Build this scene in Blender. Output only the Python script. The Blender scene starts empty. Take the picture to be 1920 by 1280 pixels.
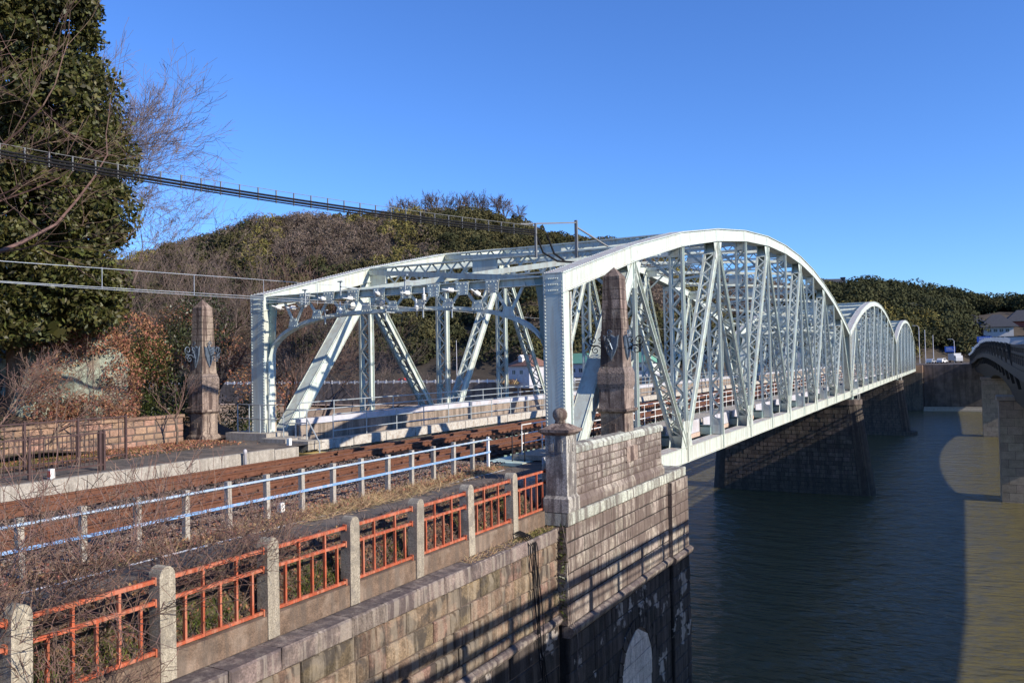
import bpy, math, random
import numpy as np
from mathutils import Vector, Matrix

# ------------------------------------------------------------------ camera, sky, sun, exposure
S = bpy.context.scene
COL = S.collection
def set_camera():
    yaw, pit, rol = 0.4956, 0.0248, -0.0186
    fw = Vector((-math.sin(yaw)*math.cos(pit), math.cos(yaw)*math.cos(pit), math.sin(pit)))
    rt = Vector((math.cos(yaw), math.sin(yaw), 0)); up = rt.cross(fw)
    r2 = rt*math.cos(rol)+up*math.sin(rol); u2 = -rt*math.sin(rol)+up*math.cos(rol)
    cd = bpy.data.cameras.new('camera'); cd.sensor_width = 36; cd.lens = 1551.5/1920*36
    cd.clip_start = 0.1; cd.clip_end = 6000
    co = bpy.data.objects.new('camera', cd); COL.objects.link(co)
    M = Matrix.Identity(4)
    for i in range(3): M[i][0] = r2[i]; M[i][1] = u2[i]; M[i][2] = -fw[i]
    M[0][3], M[1][3], M[2][3] = 10.703, -22.7525, 4.4156
    co.matrix_world = M
    S.camera = co
set_camera()
SUN_EL, SUN_AZ = math.radians(27.5), math.radians(4.5)     # azimuth behind +X, towards -Y
w = bpy.data.worlds.new('World'); S.world = w; w.use_nodes = True
nt = w.node_tree
sky = nt.nodes.new('ShaderNodeTexSky'); sky.sky_type = 'NISHITA'; sky.sun_disc = False
sky.sun_elevation = SUN_EL; sky.sun_rotation = math.radians(90)+SUN_AZ
sky.air_density = 1.0; sky.dust_density = 0.0; sky.ozone_density = 1.5; sky.altitude = 50
hs = nt.nodes.new('ShaderNodeMix'); hs.data_type = 'RGBA'; hs.blend_type = 'MULTIPLY'; hs.inputs[0].default_value = 1.0
hs.inputs[7].default_value = (.52, .88, 1.56, 1)      # the deep clear blue of the photograph
bg = nt.nodes['Background']; bg.inputs['Strength'].default_value = 0.104
nt.links.new(sky.outputs[0], hs.inputs[6]); nt.links.new(hs.outputs[2], bg.inputs['Color'])
sl = bpy.data.lights.new('sun', 'SUN'); sl.energy = 5.0; sl.angle = math.radians(0.5); sl.color = (1.0, 0.92, 0.79)
so = bpy.data.objects.new('sun', sl); COL.objects.link(so)
sv = Vector((math.cos(SUN_EL)*math.cos(SUN_AZ), -math.cos(SUN_EL)*math.sin(SUN_AZ), math.sin(SUN_EL)))
so.rotation_euler = sv.to_track_quat('Z', 'Y').to_euler()
S.view_settings.view_transform = 'Standard'; S.view_settings.look = 'None'
S.view_settings.exposure = 0.38; S.view_settings.gamma = 1.0; S.view_settings.use_curve_mapping = False
S.cycles.max_bounces = 6; S.cycles.diffuse_bounces = 3; S.cycles.glossy_bounces = 3
S.cycles.transmission_bounces = 3; S.cycles.transparent_max_bounces = 4

R = random.Random(7)
NR = np.random.default_rng(11)

# ------------------------------------------------------------------ mesh helpers
class MB:
    def __init__(s): s.v = []; s.f = []; s.m = []; s.mi = 0
    def add(s, vs, fs):
        o = len(s.v); s.v += [tuple(p) for p in vs]
        for f in fs: s.f.append([i+o for i in f]); s.m.append(s.mi)
    def box(s, x0, x1, y0, y1, z0, z1):
        s.add([(x0,y0,z0),(x1,y0,z0),(x1,y1,z0),(x0,y1,z0),(x0,y0,z1),(x1,y0,z1),(x1,y1,z1),(x0,y1,z1)],
              [(0,3,2,1),(4,5,6,7),(0,1,5,4),(1,2,6,5),(2,3,7,6),(3,0,4,7)])
    def frustum(s, cx, cy, z0, z1, a0, b0, a1, b1):
        s.add([(cx-a0,cy-b0,z0),(cx+a0,cy-b0,z0),(cx+a0,cy+b0,z0),(cx-a0,cy+b0,z0),
               (cx-a1,cy-b1,z1),(cx+a1,cy-b1,z1),(cx+a1,cy+b1,z1),(cx-a1,cy+b1,z1)],
              [(0,3,2,1),(4,5,6,7),(0,1,5,4),(1,2,6,5),(2,3,7,6),(3,0,4,7)])
    def beam(s, p, q, w, h, side=(1,0,0)):
        """bar from p to q; w along side, h along the third axis"""
        p = Vector(p); q = Vector(q); a = q-p
        if a.length < 1e-6: return
        a.normalize(); sd = Vector(side); sd = sd-a*sd.dot(a)
        if sd.length < 1e-4: sd = a.orthogonal()
        sd.normalize(); n = a.cross(sd)
        vs = []
        for c in (p, q):
            for i, j in ((-1,-1),(1,-1),(1,1),(-1,1)): vs.append(c+sd*(w/2*i)+n*(h/2*j))
        s.add(vs, [(0,3,2,1),(4,5,6,7),(0,1,5,4),(1,2,6,5),(2,3,7,6),(3,0,4,7)])
    def tube(s, pts, rs, n=5, cap=True):
        pts = [Vector(p) for p in pts]
        if not isinstance(rs, (list, tuple)): rs = [rs]*len(pts)
        o = len(s.v); ref = None
        for i, p in enumerate(pts):
            a = (pts[min(i+1, len(pts)-1)]-pts[max(i-1, 0)])
            if a.length < 1e-9: a = Vector((0,0,1))
            a.normalize()
            if ref is None: ref = a.orthogonal()
            u = ref-a*ref.dot(a)
            if u.length < 1e-4: u = a.orthogonal()
            u.normalize(); ref = u; v = a.cross(u)
            for k in range(n):
                t = 2*math.pi*k/n; s.v.append(tuple(p+(u*math.cos(t)+v*math.sin(t))*rs[i]))
        for i in range(len(pts)-1):
            for k in range(n):
                a0 = o+i*n+k; a1 = o+i*n+(k+1) % n
                s.f.append([a0, a1, a1+n, a0+n]); s.m.append(s.mi)
        if cap and n > 2:
            s.f.append([o+k for k in range(n)][::-1]); s.m.append(s.mi)
            e = o+(len(pts)-1)*n; s.f.append([e+k for k in range(n)]); s.m.append(s.mi)
    def lathe(s, prof, c=(0,0,0), n=12):
        o = len(s.v)
        for r, z in prof:
            for k in range(n):
                t = 2*math.pi*k/n; s.v.append((c[0]+r*math.cos(t), c[1]+r*math.sin(t), c[2]+z))
        for i in range(len(prof)-1):
            for k in range(n):
                a0 = o+i*n+k; a1 = o+i*n+(k+1) % n
                s.f.append([a0, a1, a1+n, a0+n]); s.m.append(s.mi)
        s.f.append([o+k for k in range(n)][::-1]); s.m.append(s.mi)
        e = o+(len(prof)-1)*n; s.f.append([e+k for k in range(n)]); s.m.append(s.mi)
    def extr(s, poly, axis, a, b):
        """poly: 2-D points; axis 0: (y,z) extruded along x a..b, axis 1: (x,z) along y, axis 2: (x,y) along z"""
        def P(u, v, t): return ((t,u,v),(u,t,v),(u,v,t))[axis]
        n = len(poly)
        vs = [P(u,v,a) for u,v in poly]+[P(u,v,b) for u,v in poly]
        fs = [list(range(n))[::-1], [n+i for i in range(n)]]+[(i,(i+1) % n,n+(i+1) % n,n+i) for i in range(n)]
        s.add(vs, fs)
    def rivet(s, c, r, d):
        c = Vector(c); d = Vector(d).normalized(); u = d.orthogonal().normalized(); v = d.cross(u)
        o = len(s.v)
        for k in range(6):
            t = math.pi/3*k; s.v.append(tuple(c+(u*math.cos(t)+v*math.sin(t))*r))
        for k in range(6):
            t = math.pi/3*k; s.v.append(tuple(c+(u*math.cos(t)+v*math.sin(t))*r*.6+d*r*.65))
        s.v.append(tuple(c+d*r*.85))
        for k in range(6):
            j = (k+1) % 6
            s.f.append([o+k,o+j,o+6+j,o+6+k]); s.m.append(s.mi)
            s.f.append([o+6+k,o+6+j,o+12]); s.m.append(s.mi)
    def mesh(s, name, mats=None, smooth=False, recalc=True):
        me = bpy.data.meshes.new(name); me.from_pydata([(float(a),float(b),float(c)) for a, b, c in s.v], [], s.f)
        if mats is not None:
            for m in (mats if isinstance(mats, (list, tuple)) else [mats]): me.materials.append(m)
            if isinstance(mats, (list, tuple)) and len(mats) > 1:
                me.polygons.foreach_set('material_index', s.m)
        if recalc:
            import bmesh
            bm = bmesh.new(); bm.from_mesh(me); bmesh.ops.recalc_face_normals(bm, faces=bm.faces); bm.to_mesh(me); bm.free()
        if smooth: me.polygons.foreach_set('use_smooth', [True]*len(me.polygons))
        return me
    def build(s, name, mats, parent=None, loc=None, smooth=False, recalc=True):
        return ob(name, s.mesh(name, mats, smooth, recalc), parent, loc)

def ob(name, me, parent=None, loc=None):
    o = bpy.data.objects.new(name, me); COL.objects.link(o)
    if parent is not None: o.parent = parent
    if loc is not None: o.location = loc
    return o
def tag(o, label=None, cat=None, group=None, kind=None):
    if label: o['label'] = label
    if cat: o['category'] = cat
    if group: o['group'] = group
    if kind: o['kind'] = kind
    return o
def thing(name, label, cat, loc=(0,0,0), group=None):
    o = bpy.data.objects.new(name, None); COL.objects.link(o); o.location = loc
    o.empty_display_size = .2
    return tag(o, label, cat, group)
def copy_tree(o, parent=None, off=None):
    c = o.copy(); COL.objects.link(c); c.parent = parent
    if off is not None: c.location = Vector(o.location)+Vector(off)
    for ch in list(o.children): copy_tree(ch, c)
    return c
def quads(name, V, mat, parent=None, tri=False):
    """V: (N*4,3) array of free quads"""
    n = len(V)//4
    me = bpy.data.meshes.new(name)
    me.vertices.add(n*4); me.vertices.foreach_set('co', V.astype(np.float32).ravel())
    me.loops.add(n*4); me.loops.foreach_set('vertex_index', np.arange(n*4, dtype=np.int32))
    me.polygons.add(n); me.polygons.foreach_set('loop_start', np.arange(0, n*4, 4, dtype=np.int32))
    me.update(calc_edges=True); me.materials.append(mat)
    return ob(name, me, parent)
def leafquads(P, ln, wd, droop=0.3, rng=NR, up=None):
    """rhombic leaves at points P"""
    n = len(P)
    a = rng.normal(size=(n,3)); a[:,2] -= droop; a /= np.linalg.norm(a, axis=1)[:,None]
    b = rng.normal(size=(n,3))
    if up is not None: b[:,2] *= up
    b -= a*(a*b).sum(1)[:,None]; b /= np.linalg.norm(b, axis=1)[:,None]
    L = (ln*rng.uniform(.6,1.3,n))[:,None]; W = (wd*rng.uniform(.6,1.3,n))[:,None]
    V = np.empty((n,4,3)); V[:,0] = P-a*L*.5; V[:,1] = P+b*W*.5-a*L*.05; V[:,2] = P+a*L*.5; V[:,3] = P-b*W*.5-a*L*.05
    return V.reshape(-1,3)
def shellquads(P, N, ln, wd, jit=.55, rng=NR):
    """leaves lying along a crown's surface (normals N), loosely"""
    n = len(P); N = N+rng.normal(size=(n,3))*jit; N /= np.linalg.norm(N, axis=1)[:,None]
    a = rng.normal(size=(n,3)); a -= N*(a*N).sum(1)[:,None]; a /= np.linalg.norm(a, axis=1)[:,None]; b = np.cross(N, a)
    L = (ln*rng.uniform(.6,1.3,n))[:,None]; W = (wd*rng.uniform(.6,1.3,n))[:,None]
    V = np.empty((n,4,3)); V[:,0] = P-a*L*.5; V[:,1] = P+b*W*.5-a*L*.05; V[:,2] = P+a*L*.5; V[:,3] = P-b*W*.5-a*L*.05
    return V.reshape(-1,3)
def blob_pts(c, r, n, rng=NR, shell=.55, low=-1.0):
    d = rng.normal(size=(n,3)); d /= np.linalg.norm(d, axis=1)[:,None]
    d = d[d[:,2] > low]
    k = rng.uniform(shell, 1.0, len(d))**.6
    return np.array(c)+d*k[:,None]*np.array(r)

# ------------------------------------------------------------------ materials
def mat(name, col, rough=.7, metal=0, var=.25, scale=3.0, bump=.0, bscale=30, streak=0, streakcol=(.05,.04,.03), sscale=2.0,
        obj_rand=0, top=None, stain=None, stain_scale=1.2, stain_amt=.5, island=0, spec=.4, sthr=(.50,.60)):
    m = bpy.data.materials.new(name); m.use_nodes = True
    n = m.node_tree.nodes; l = m.node_tree.links; b = n['Principled BSDF']
    b.inputs['Roughness'].default_value = rough; b.inputs['Metallic'].default_value = metal
    b.inputs['Specular IOR Level'].default_value = spec
    tc = n.new('ShaderNodeNewGeometry'); pos = tc.outputs['Position']
    def noise(sc, det=5, vec=None):
        t = n.new('ShaderNodeTexNoise'); t.inputs['Scale'].default_value = sc; t.inputs['Detail'].default_value = det; t.inputs['Roughness'].default_value = .62
        l.new(vec or pos, t.inputs['Vector']); return t.outputs['Fac']
    def ramp(f, a, b_):
        r = n.new('ShaderNodeMapRange'); r.inputs[1].default_value = a; r.inputs[2].default_value = b_; l.new(f, r.inputs[0]); return r.outputs[0]
    def mix(f, c1, c2):
        x = n.new('ShaderNodeMix'); x.data_type = 'RGBA'
        if isinstance(f, float): x.inputs[0].default_value = f
        else: l.new(f, x.inputs[0])
        for s_, c in ((6,c1),(7,c2)):
            if isinstance(c, (tuple, list)): x.inputs[s_].default_value = (*c[:3], 1)
            else: l.new(c, x.inputs[s_])
        return x.outputs[2]
    def mul(a, v):
        x = n.new('ShaderNodeMath'); x.operation = 'MULTIPLY'; l.new(a, x.inputs[0])
        if isinstance(v, (int, float)): x.inputs[1].default_value = v
        else: l.new(v, x.inputs[1])
        return x.outputs[0]
    dk = tuple(c*(1-var) for c in col); lt = tuple(min(1, c*(1+var)) for c in col)
    c = mix(ramp(noise(scale), .3, .7), dk, lt)
    if bump:
        gr = n.new('ShaderNodeHueSaturation'); l.new(c, gr.inputs['Color']); g_ = n.new('ShaderNodeMapRange'); g_.inputs[1].default_value = .35; g_.inputs[2].default_value = .65; g_.inputs[3].default_value = .62; g_.inputs[4].default_value = 1.3; l.new(noise(max(28, bscale*1.6), 8), g_.inputs[0]); l.new(g_.outputs[0], gr.inputs['Value']); c = gr.outputs[0]
    if obj_rand or island:
        if obj_rand: rnd = n.new('ShaderNodeObjectInfo').outputs['Random']; amt = obj_rand
        else: rnd = tc.outputs['Random Per Island']; amt = island
        h = n.new('ShaderNodeHueSaturation'); l.new(c, h.inputs['Color'])
        r = n.new('ShaderNodeMapRange'); r.inputs[3].default_value = 1-amt; r.inputs[4].default_value = 1+amt; l.new(rnd, r.inputs[0]); l.new(r.outputs[0], h.inputs['Value'])
        wn = n.new('ShaderNodeTexWhiteNoise'); wn.noise_dimensions = '1D'; l.new(rnd, wn.inputs['W'])
        r2 = n.new('ShaderNodeMapRange'); r2.inputs[3].default_value = .5-amt*.06; r2.inputs[4].default_value = .5+amt*.06; l.new(wn.outputs['Value'], r2.inputs[0]); l.new(r2.outputs[0], h.inputs['Hue'])
        c = h.outputs[0]
    if stain is not None:
        f = mul(ramp(noise(stain_scale, 8), *sthr), stain_amt); c = mix(f, c, stain)
    if streak:
        mp = n.new('ShaderNodeMapping'); mp.inputs['Scale'].default_value = (sscale*3, sscale*3, sscale*.25); l.new(pos, mp.inputs[0])
        f = mul(ramp(noise(1.0, 12, mp.outputs[0]), .48, .57), streak); c = mix(f, c, streakcol)
    if top is not None:
        sx = n.new('ShaderNodeSeparateXYZ'); l.new(tc.outputs['Normal'], sx.inputs[0])
        f = mul(ramp(sx.outputs[2], .6, .9), mul(ramp(noise(4, 8), .35, .6), .9)); c = mix(f, c, top)
    l.new(c, b.inputs['Base Color'])
    if bump:
        bp = n.new('ShaderNodeBump'); bp.inputs['Strength'].default_value = min(1, bump); bp.inputs['Distance'].default_value = .03*max(1, bump)
        l.new(noise(bscale, 6), bp.inputs['Height']); l.new(bp.outputs[0], b.inputs['Normal'])
    return m
def leafmat(name, col, amt=.45, rough=.45, trans=.25, spec=.4):
    m = mat(name, col, rough, var=.5 if 'hill' in name or 'dark' in name else .25, scale=.11 if 'hill' in name or 'dark' in name else .6, island=amt, spec=spec)
    n = m.node_tree.nodes; l = m.node_tree.links; b = n['Principled BSDF']
    t = n.new('ShaderNodeBsdfTranslucent'); x = n.new('ShaderNodeMixShader'); x.inputs[0].default_value = trans
    l.new(b.inputs['Base Color'].links[0].from_socket, t.inputs['Color'])
    l.new(b.outputs[0], x.inputs[1]); l.new(t.outputs[0], x.inputs[2]); l.new(x.outputs[0], n['Material Output'].inputs['Surface'])
    return m
M = {}
M['paint'] = mat('mint_paint', (.55,.605,.54), .55, var=.08, scale=1.5, stain=(.36,.27,.2), stain_scale=2.2, stain_amt=.4, streak=.3, streakcol=(.36,.27,.19), sscale=1.6, top=(.38,.29,.25), sthr=(.58,.75))
M['paint_rust'] = mat('mint_paint_rusty', (.48,.53,.48), .5, var=.1, scale=1.5, stain=(.35,.15,.05), stain_scale=3.5, stain_amt=.7, streak=.5, streakcol=(.38,.17,.06), sscale=2.2, sthr=(.55,.7), top=(.42,.30,.25))
M['teal'] = mat('teal_steel', (.22,.31,.285), .5, var=.12, scale=1.5, stain=(.3,.24,.18), stain_amt=.4)
M['galv'] = mat('galvanised_pipe', (.42,.45,.45), .45, metal=.3, var=.1, scale=5)
M['stone'] = mat('abutment_stone', (.32,.27,.225), .85, var=.32, scale=6, bump=.6, bscale=18, obj_rand=.22, streak=.8, streakcol=(.10,.07,.06), sscale=1.6, stain=(.13,.095,.08), stain_scale=.9, stain_amt=.85, sthr=(.46,.55))
M['stone_green'] = mat('lichen_stone', (.43,.44,.37), .85, var=.18, scale=6, bump=.5, bscale=18, obj_rand=.16, streak=.75, streakcol=(.11,.085,.075), sscale=1.8, top=(.12,.095,.09))
M['stone_brown'] = mat('retaining_stone', (.165,.112,.075), .88, var=.45, scale=5, bump=1.0, bscale=10, obj_rand=.42, streak=.4, streakcol=(.36,.30,.225), sscale=1.7, stain=(.055,.045,.038), stain_scale=1.5, stain_amt=.85, sthr=(.49,.57))
M['stone_cap'] = mat('cap_stone', (.19,.145,.125), .9, var=.3, scale=6, bump=.7, bscale=14, obj_rand=.25, streak=.5, streakcol=(.36,.31,.255), sscale=2, stain=(.08,.062,.06), stain_amt=.8, sthr=(.48,.57), top=(.085,.068,.068))
M['stone_black'] = mat('stained_stone', (.034,.027,.024), .9, var=.35, scale=3, bump=.6, bscale=14, obj_rand=.3, stain=(.36,.32,.29), stain_scale=.8, stain_amt=.9, sthr=(.58,.605), streak=.35, streakcol=(.15,.12,.105), sscale=1.2)
M['stone_sunpatch'] = mat('sunpatch_stone', (.56,.49,.44), .9, var=.2, scale=5, bump=.5, bscale=16, obj_rand=.1, streak=.3, streakcol=(.25,.2,.17))  # sunlit tone of the abutment wall, put into the colour
M['mortar'] = mat('mortar', (.12,.09,.075), .95, var=.3, scale=8, bump=.5)
M['mortar_dark'] = mat('dark_mortar', (.03,.025,.022), .95, var=.3, scale=8, bump=.5)
M['granite'] = mat('speckled_granite', (.42,.39,.34), .85, var=.5, scale=26, bump=.5, bscale=40, streak=.75, streakcol=(.09,.075,.07), sscale=1.6, stain=(.1,.085,.08), stain_scale=2.5, stain_amt=.6)
M['obel_dark'] = mat('weathered_obelisk_stone', (.29,.222,.175), .9, var=.3, scale=5, bump=.6, bscale=16, obj_rand=.2, streak=.9, streakcol=(.07,.045,.038), sscale=1.8, stain=(.12,.08,.065), stain_scale=1.4, stain_amt=.7)
M['rustic'] = mat('rough_rusticated_stone', (.25,.19,.16), .95, var=.45, scale=16, bump=1.6, bscale=22, streak=.4)
M['concrete'] = mat('concrete', (.38,.34,.285), .9, var=.22, scale=8, bump=.3, bscale=40, streak=.35, streakcol=(.17,.14,.11), sscale=2.4)
M['postconc'] = mat('exposed_aggregate_concrete', (.38,.33,.255), .9, var=.45, scale=34, bump=.5, bscale=60, obj_rand=.1, streak=.35, streakcol=(.2,.17,.13), sscale=2.5, stain=(.16,.14,.12), stain_scale=3, stain_amt=.6)
M['curbconc'] = mat('stained_curb_concrete', (.17,.115,.08), .92, var=.3, scale=5, bump=.4, bscale=30, streak=.5, streakcol=(.10,.08,.065), sscale=1.5, stain=(.34,.27,.21), stain_amt=.4)
M['kerb'] = mat('white_kerb', (.50,.46,.40), .9, var=.15, scale=7, stain=(.28,.21,.16), stain_scale=5, stain_amt=.6, bump=.3)
M['orange'] = mat('orange_paint', (.42,.092,.04), .65, var=.25, scale=6, stain=(.26,.09,.045), stain_scale=7, stain_amt=.7, streak=.35, streakcol=(.6,.3,.2), sscale=4, bump=.15, bscale=60)
M['blue'] = mat('sky_blue_paint', (.20,.36,.62), .5, var=.12, scale=5, stain=(.6,.5,.48), stain_scale=6, stain_amt=.5)
M['bluetop'] = mat('pale_blue_paint', (.36,.46,.58), .45, var=.12, scale=5, stain=(.75,.75,.75), stain_scale=6, stain_amt=.4)
M['white'] = mat('white_paint', (.78,.77,.74), .6, var=.08, scale=6, stain=(.5,.45,.4), stain_amt=.3)
M['rust'] = mat('rusty_rail_steel', (.135,.052,.027), .75, var=.3, scale=9, bump=.3, bscale=40, stain=(.17,.08,.048), stain_amt=.5)
M['railhead'] = mat('worn_rail_head', (.19,.10,.065), .45, metal=.4, var=.2, scale=9)
M['sleeper'] = mat('timber_sleeper', (.034,.018,.013), .9, var=.4, scale=9, obj_rand=.3, bump=.4)
M['concsleeper'] = mat('dusty_sleeper', (.075,.055,.044), .9, var=.25, scale=9, obj_rand=.2, bump=.3)
M['ballast'] = mat('ballast_bed', (.085,.066,.056), .95, var=.6, scale=22, bump=1.5, bscale=16)
M['ballaststone'] = mat('ballast_stones', (.19,.14,.115), .95, var=.3, scale=20, island=.5)
M['asphalt'] = mat('old_asphalt', (.115,.10,.09), .95, var=.35, scale=4, bump=.5, bscale=40, stain=(.21,.165,.13), stain_scale=1.3, stain_amt=.7, sthr=(.47,.6), spec=.15)
M['soil'] = mat('leafy_soil', (.12,.075,.05), .95, var=.5, scale=9, bump=1.0, bscale=14, stain=(.08,.075,.03), stain_scale=.8, stain_amt=.7)
M['bank'] = mat('bank_earth', (.13,.10,.065), .95, var=.45, scale=.35, bump=1.0, bscale=2)
M['drybank'] = mat('dry_grass_bank', (.33,.22,.13), .95, var=.4, scale=.25, bump=1.0, bscale=1.5, stain=(.09,.075,.045), stain_scale=.08, stain_amt=.7)
M['forestfloor'] = mat('forest_floor', (.055,.042,.03), .95, var=.5, scale=.15)
M['darkwall'] = mat('dark_river_wall', (.13,.105,.09), .9, var=.3, scale=.6, streak=.5, sscale=.3, stain=(.22,.18,.15), stain_scale=.15)
M['brownmetal'] = mat('brown_metal', (.085,.05,.045), .5, metal=.2, var=.2, scale=6)
M['iron'] = mat('black_iron', (.03,.032,.04), .45, metal=.5, var=.2, scale=9)
M['ironblue'] = mat('weathered_blue_grey_iron', (.12,.15,.19), .45, metal=.4, var=.35, scale=14)
M['black'] = mat('black_cable', (.016,.016,.018), .85, var=.2, scale=9, spec=.1)
M['greywire'] = mat('grey_wire', (.16,.16,.16), .6, var=.1)
M['wire'] = mat('pale_wire', (.55,.54,.52), .35, metal=.5, var=.1)
M['porcelain'] = mat('insulator_porcelain', (.70,.70,.68), .25, var=.08, scale=6)
M['bark'] = mat('grey_bark', (.16,.115,.085), .9, var=.35, scale=12, bump=.6, bscale=30)
M['twig'] = mat('brown_twigs', (.14,.085,.066), .85, var=.35, scale=5, island=.35)
M['twigpurple'] = mat('reddish_twigs', (.135,.098,.085), .85, var=.25, scale=2, island=.3)
M['leaf'] = leafmat('evergreen_leaf', (.072,.070,.018), .6, .5, .15, .35)
M['leafdark'] = leafmat('dark_evergreen_leaf', (.040,.046,.017), .35, .42, .15)
M['ivy'] = leafmat('ivy_leaf', (.06,.075,.018), .5, .4)
M['rustleaf'] = leafmat('dead_rust_leaf', (.29,.135,.075), .5, .8, .2)
M['drygrass'] = leafmat('dry_straw', (.42,.29,.16), .45, .85, .2)
M['grass'] = leafmat('green_weed', (.12,.15,.03), .5, .7, .25)
M['hillgreen'] = leafmat('hill_evergreen', (.080,.072,.033), .2, .95, .1, .05)
M['hilldark'] = leafmat('hill_dark_evergreen', (.052,.054,.026), .2, .95, .08, .05)
M['hillbrown'] = leafmat('hill_bare_wood', (.165,.125,.098), .35, .95, .1, .05)
M['hillolive'] = leafmat('hill_bamboo', (.17,.145,.05), .3, .95, .1, .05)
M['rock'] = mat('grey_green_rock', (.25,.27,.21), .92, var=.35, scale=2.2, bump=1.3, bscale=5, stain=(.2,.12,.08), stain_scale=2, stain_amt=.6)
M['brickwall'] = mat('brown_block', (.33,.2,.135), .9, var=.25, scale=7, bump=.4, obj_rand=.2, stain=(.17,.12,.09), stain_amt=.5)
M['pierstone'] = mat('pier_stone', (.125,.098,.08), .88, var=.3, scale=2, bump=.5, bscale=6, obj_rand=.3, streak=.5, streakcol=(.035,.03,.03), sscale=.8)
M['piergap'] = mat('pier_joint', (.06,.048,.04), .95, var=.3, scale=2)
M['roadpier'] = mat('road_pier_stone', (.30,.245,.195), .85, var=.2, scale=2, bump=.3, bscale=6, obj_rand=.16)
M['girder'] = mat('dark_girder', (.022,.021,.021), .7, var=.2, scale=1)
M['deckedge'] = mat('dark_deck', (.03,.03,.031), .7, var=.15, scale=1)
M['greyp'] = mat('grey_panel', (.40,.41,.41), .6, var=.1, scale=1)
M['fascia'] = mat('lilac_grey_panel', (.50,.49,.52), .6, var=.12, scale=2.5, stain=(.4,.32,.27), stain_amt=.4)
M['pinkconc'] = mat('pinkish_concrete', (.52,.39,.31), .9, var=.18, scale=4, stain=(.3,.2,.14), stain_amt=.5)
M['brownconc'] = mat('brown_concrete_parapet', (.30,.235,.185), .9, var=.2, scale=3, streak=.5, sscale=1.2, bump=.2)
M['wallwhite'] = mat('white_render', (.60,.58,.56), .8, var=.06, scale=1)
M['rooftile'] = mat('grey_roof_tile', (.055,.055,.06), .6, var=.2, scale=2)
M['roofbrown'] = mat('brown_roof', (.20,.10,.07), .7, var=.2, scale=2)
M['roofgreen'] = mat('green_roof', (.16,.36,.24), .5, var=.1, scale=1)
M['redwood'] = mat('vermilion_wood', (.38,.09,.06), .6, var=.2, scale=1)
M['glass'] = mat('window_glass', (.04,.05,.06), .15, var=.1)
M['signblue'] = mat('blue_sign', (.03,.10,.42), .4, var=.05)
M['signpale'] = mat('pale_teal_sign', (.38,.52,.58), .4, var=.05)
M['silver'] = mat('silver_car', (.5,.5,.52), .3, metal=.5, var=.05)
M['redp'] = mat('red_paint', (.5,.06,.05), .4, var=.05)
M['yellow'] = mat('yellow_step', (.52,.38,.14), .8, var=.15, scale=5)
M['mintplate'] = mat('mint_deck_plate', (.52,.66,.58), .5, var=.12, scale=4, stain=(.36,.28,.2), stain_amt=.5)
M['moss'] = leafmat('moss', (.14,.13,.035), .4, .9, .1)
# ------------------------------------------------------------------ the setting: water, ground, hills
WL = -10.4
def water():
    m = bpy.data.materials.new('river_water'); m.use_nodes = True
    n = m.node_tree.nodes; l = m.node_tree.links; b = n['Principled BSDF']
    b.inputs['Roughness'].default_value = .12; b.inputs['IOR'].default_value = 1.33
    g = n.new('ShaderNodeNewGeometry')
    def noise(sc, stretch, det):
        mp = n.new('ShaderNodeMapping'); mp.inputs['Scale'].default_value = stretch; mp.inputs['Rotation'].default_value = (0,0,.25)
        l.new(g.outputs['Position'], mp.inputs[0])
        t = n.new('ShaderNodeTexNoise'); t.inputs['Scale'].default_value = sc; t.inputs['Detail'].default_value = det
        l.new(mp.outputs[0], t.inputs['Vector']); return t.outputs['Fac']
    x = n.new('ShaderNodeMix'); x.data_type = 'RGBA'; l.new(noise(.05, (1,1,1), 4), x.inputs[0])
    x.inputs[6].default_value = (.112,.096,.044,1); x.inputs[7].default_value = (.138,.118,.054,1); l.new(x.outputs[2], b.inputs['Base Color'])
    a = n.new('ShaderNodeMath'); a.operation = 'MULTIPLY_ADD'
    l.new(noise(1.9, (.5,1.35,1), 6), a.inputs[0]); a.inputs[1].default_value = .5; l.new(noise(.55, (.5,1.2,1), 3), a.inputs[2])
    bp = n.new('ShaderNodeBump'); bp.inputs['Strength'].default_value = .95; bp.inputs['Distance'].default_value = .55
    l.new(a.outputs[0], bp.inputs['Height']); l.new(bp.outputs[0], b.inputs['Normal'])
    mb = MB(); mb.add([(-1500,-400,WL),(900,-400,WL),(900,300,WL),(-1500,300,WL)], [(0,1,2,3)])
    tag(mb.build('river_water', m, recalc=False), kind='structure')
water()
RIDGE = np.array([[-700,150,55],[-450,200,60],[-327.7,247.4,65.2],[-300.4,262.1,70.5],[-286.7,269.4,73.8],[-277.5,274.2,77.0],[-259.3,284.0,77.9],[-241.2,293.9,77.5],[-227.6,301.2,78.3],[-213.9,308.5,79.5],[-198.0,317.1,80.2],[-184.5,324.5,77.6],[-172.2,331.3,72.2],[-159.8,338.1,66.5],[-146.3,345.5,63.9],[-132.7,352.9,63.6],[-114.7,362.8,56.8],[-96.8,372.7,48.7],[-78.8,382.6,43.2],[-60.8,392.5,38.9],
 [-47.2,399.8,36.5],[-40.4,403.5,36.5],[-33.6,407.2,38.6],[-24.4,412.0,41.0],[-15.4,417.0,38.2],[-6.4,421.9,37.3],[0.3,425.6,35.3],[9.4,430.5,33.6],[18.4,435.5,30.3],[25.2,439.2,30.7],[38.7,446.5,28.3],[56.8,456.4,25.6],[200,500,24],[700,560,20]])
TREE_H = 7.5
def wall_y(x): return float(np.interp(x, [-1000,-240,-90,-55,-30,1000], [150,183,191,205,226,232]))
def shore_y(x): return float(np.interp(x, [-1000,-240,-142,-118,-105,-60,-30,1000], [70,100,126,128,195,203,222,228]))
def road_z(x): return float(np.interp(x, [-1000,-90,-40,0,1000], [-1.7,-1.7,.6,1.6,2.0]))
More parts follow.
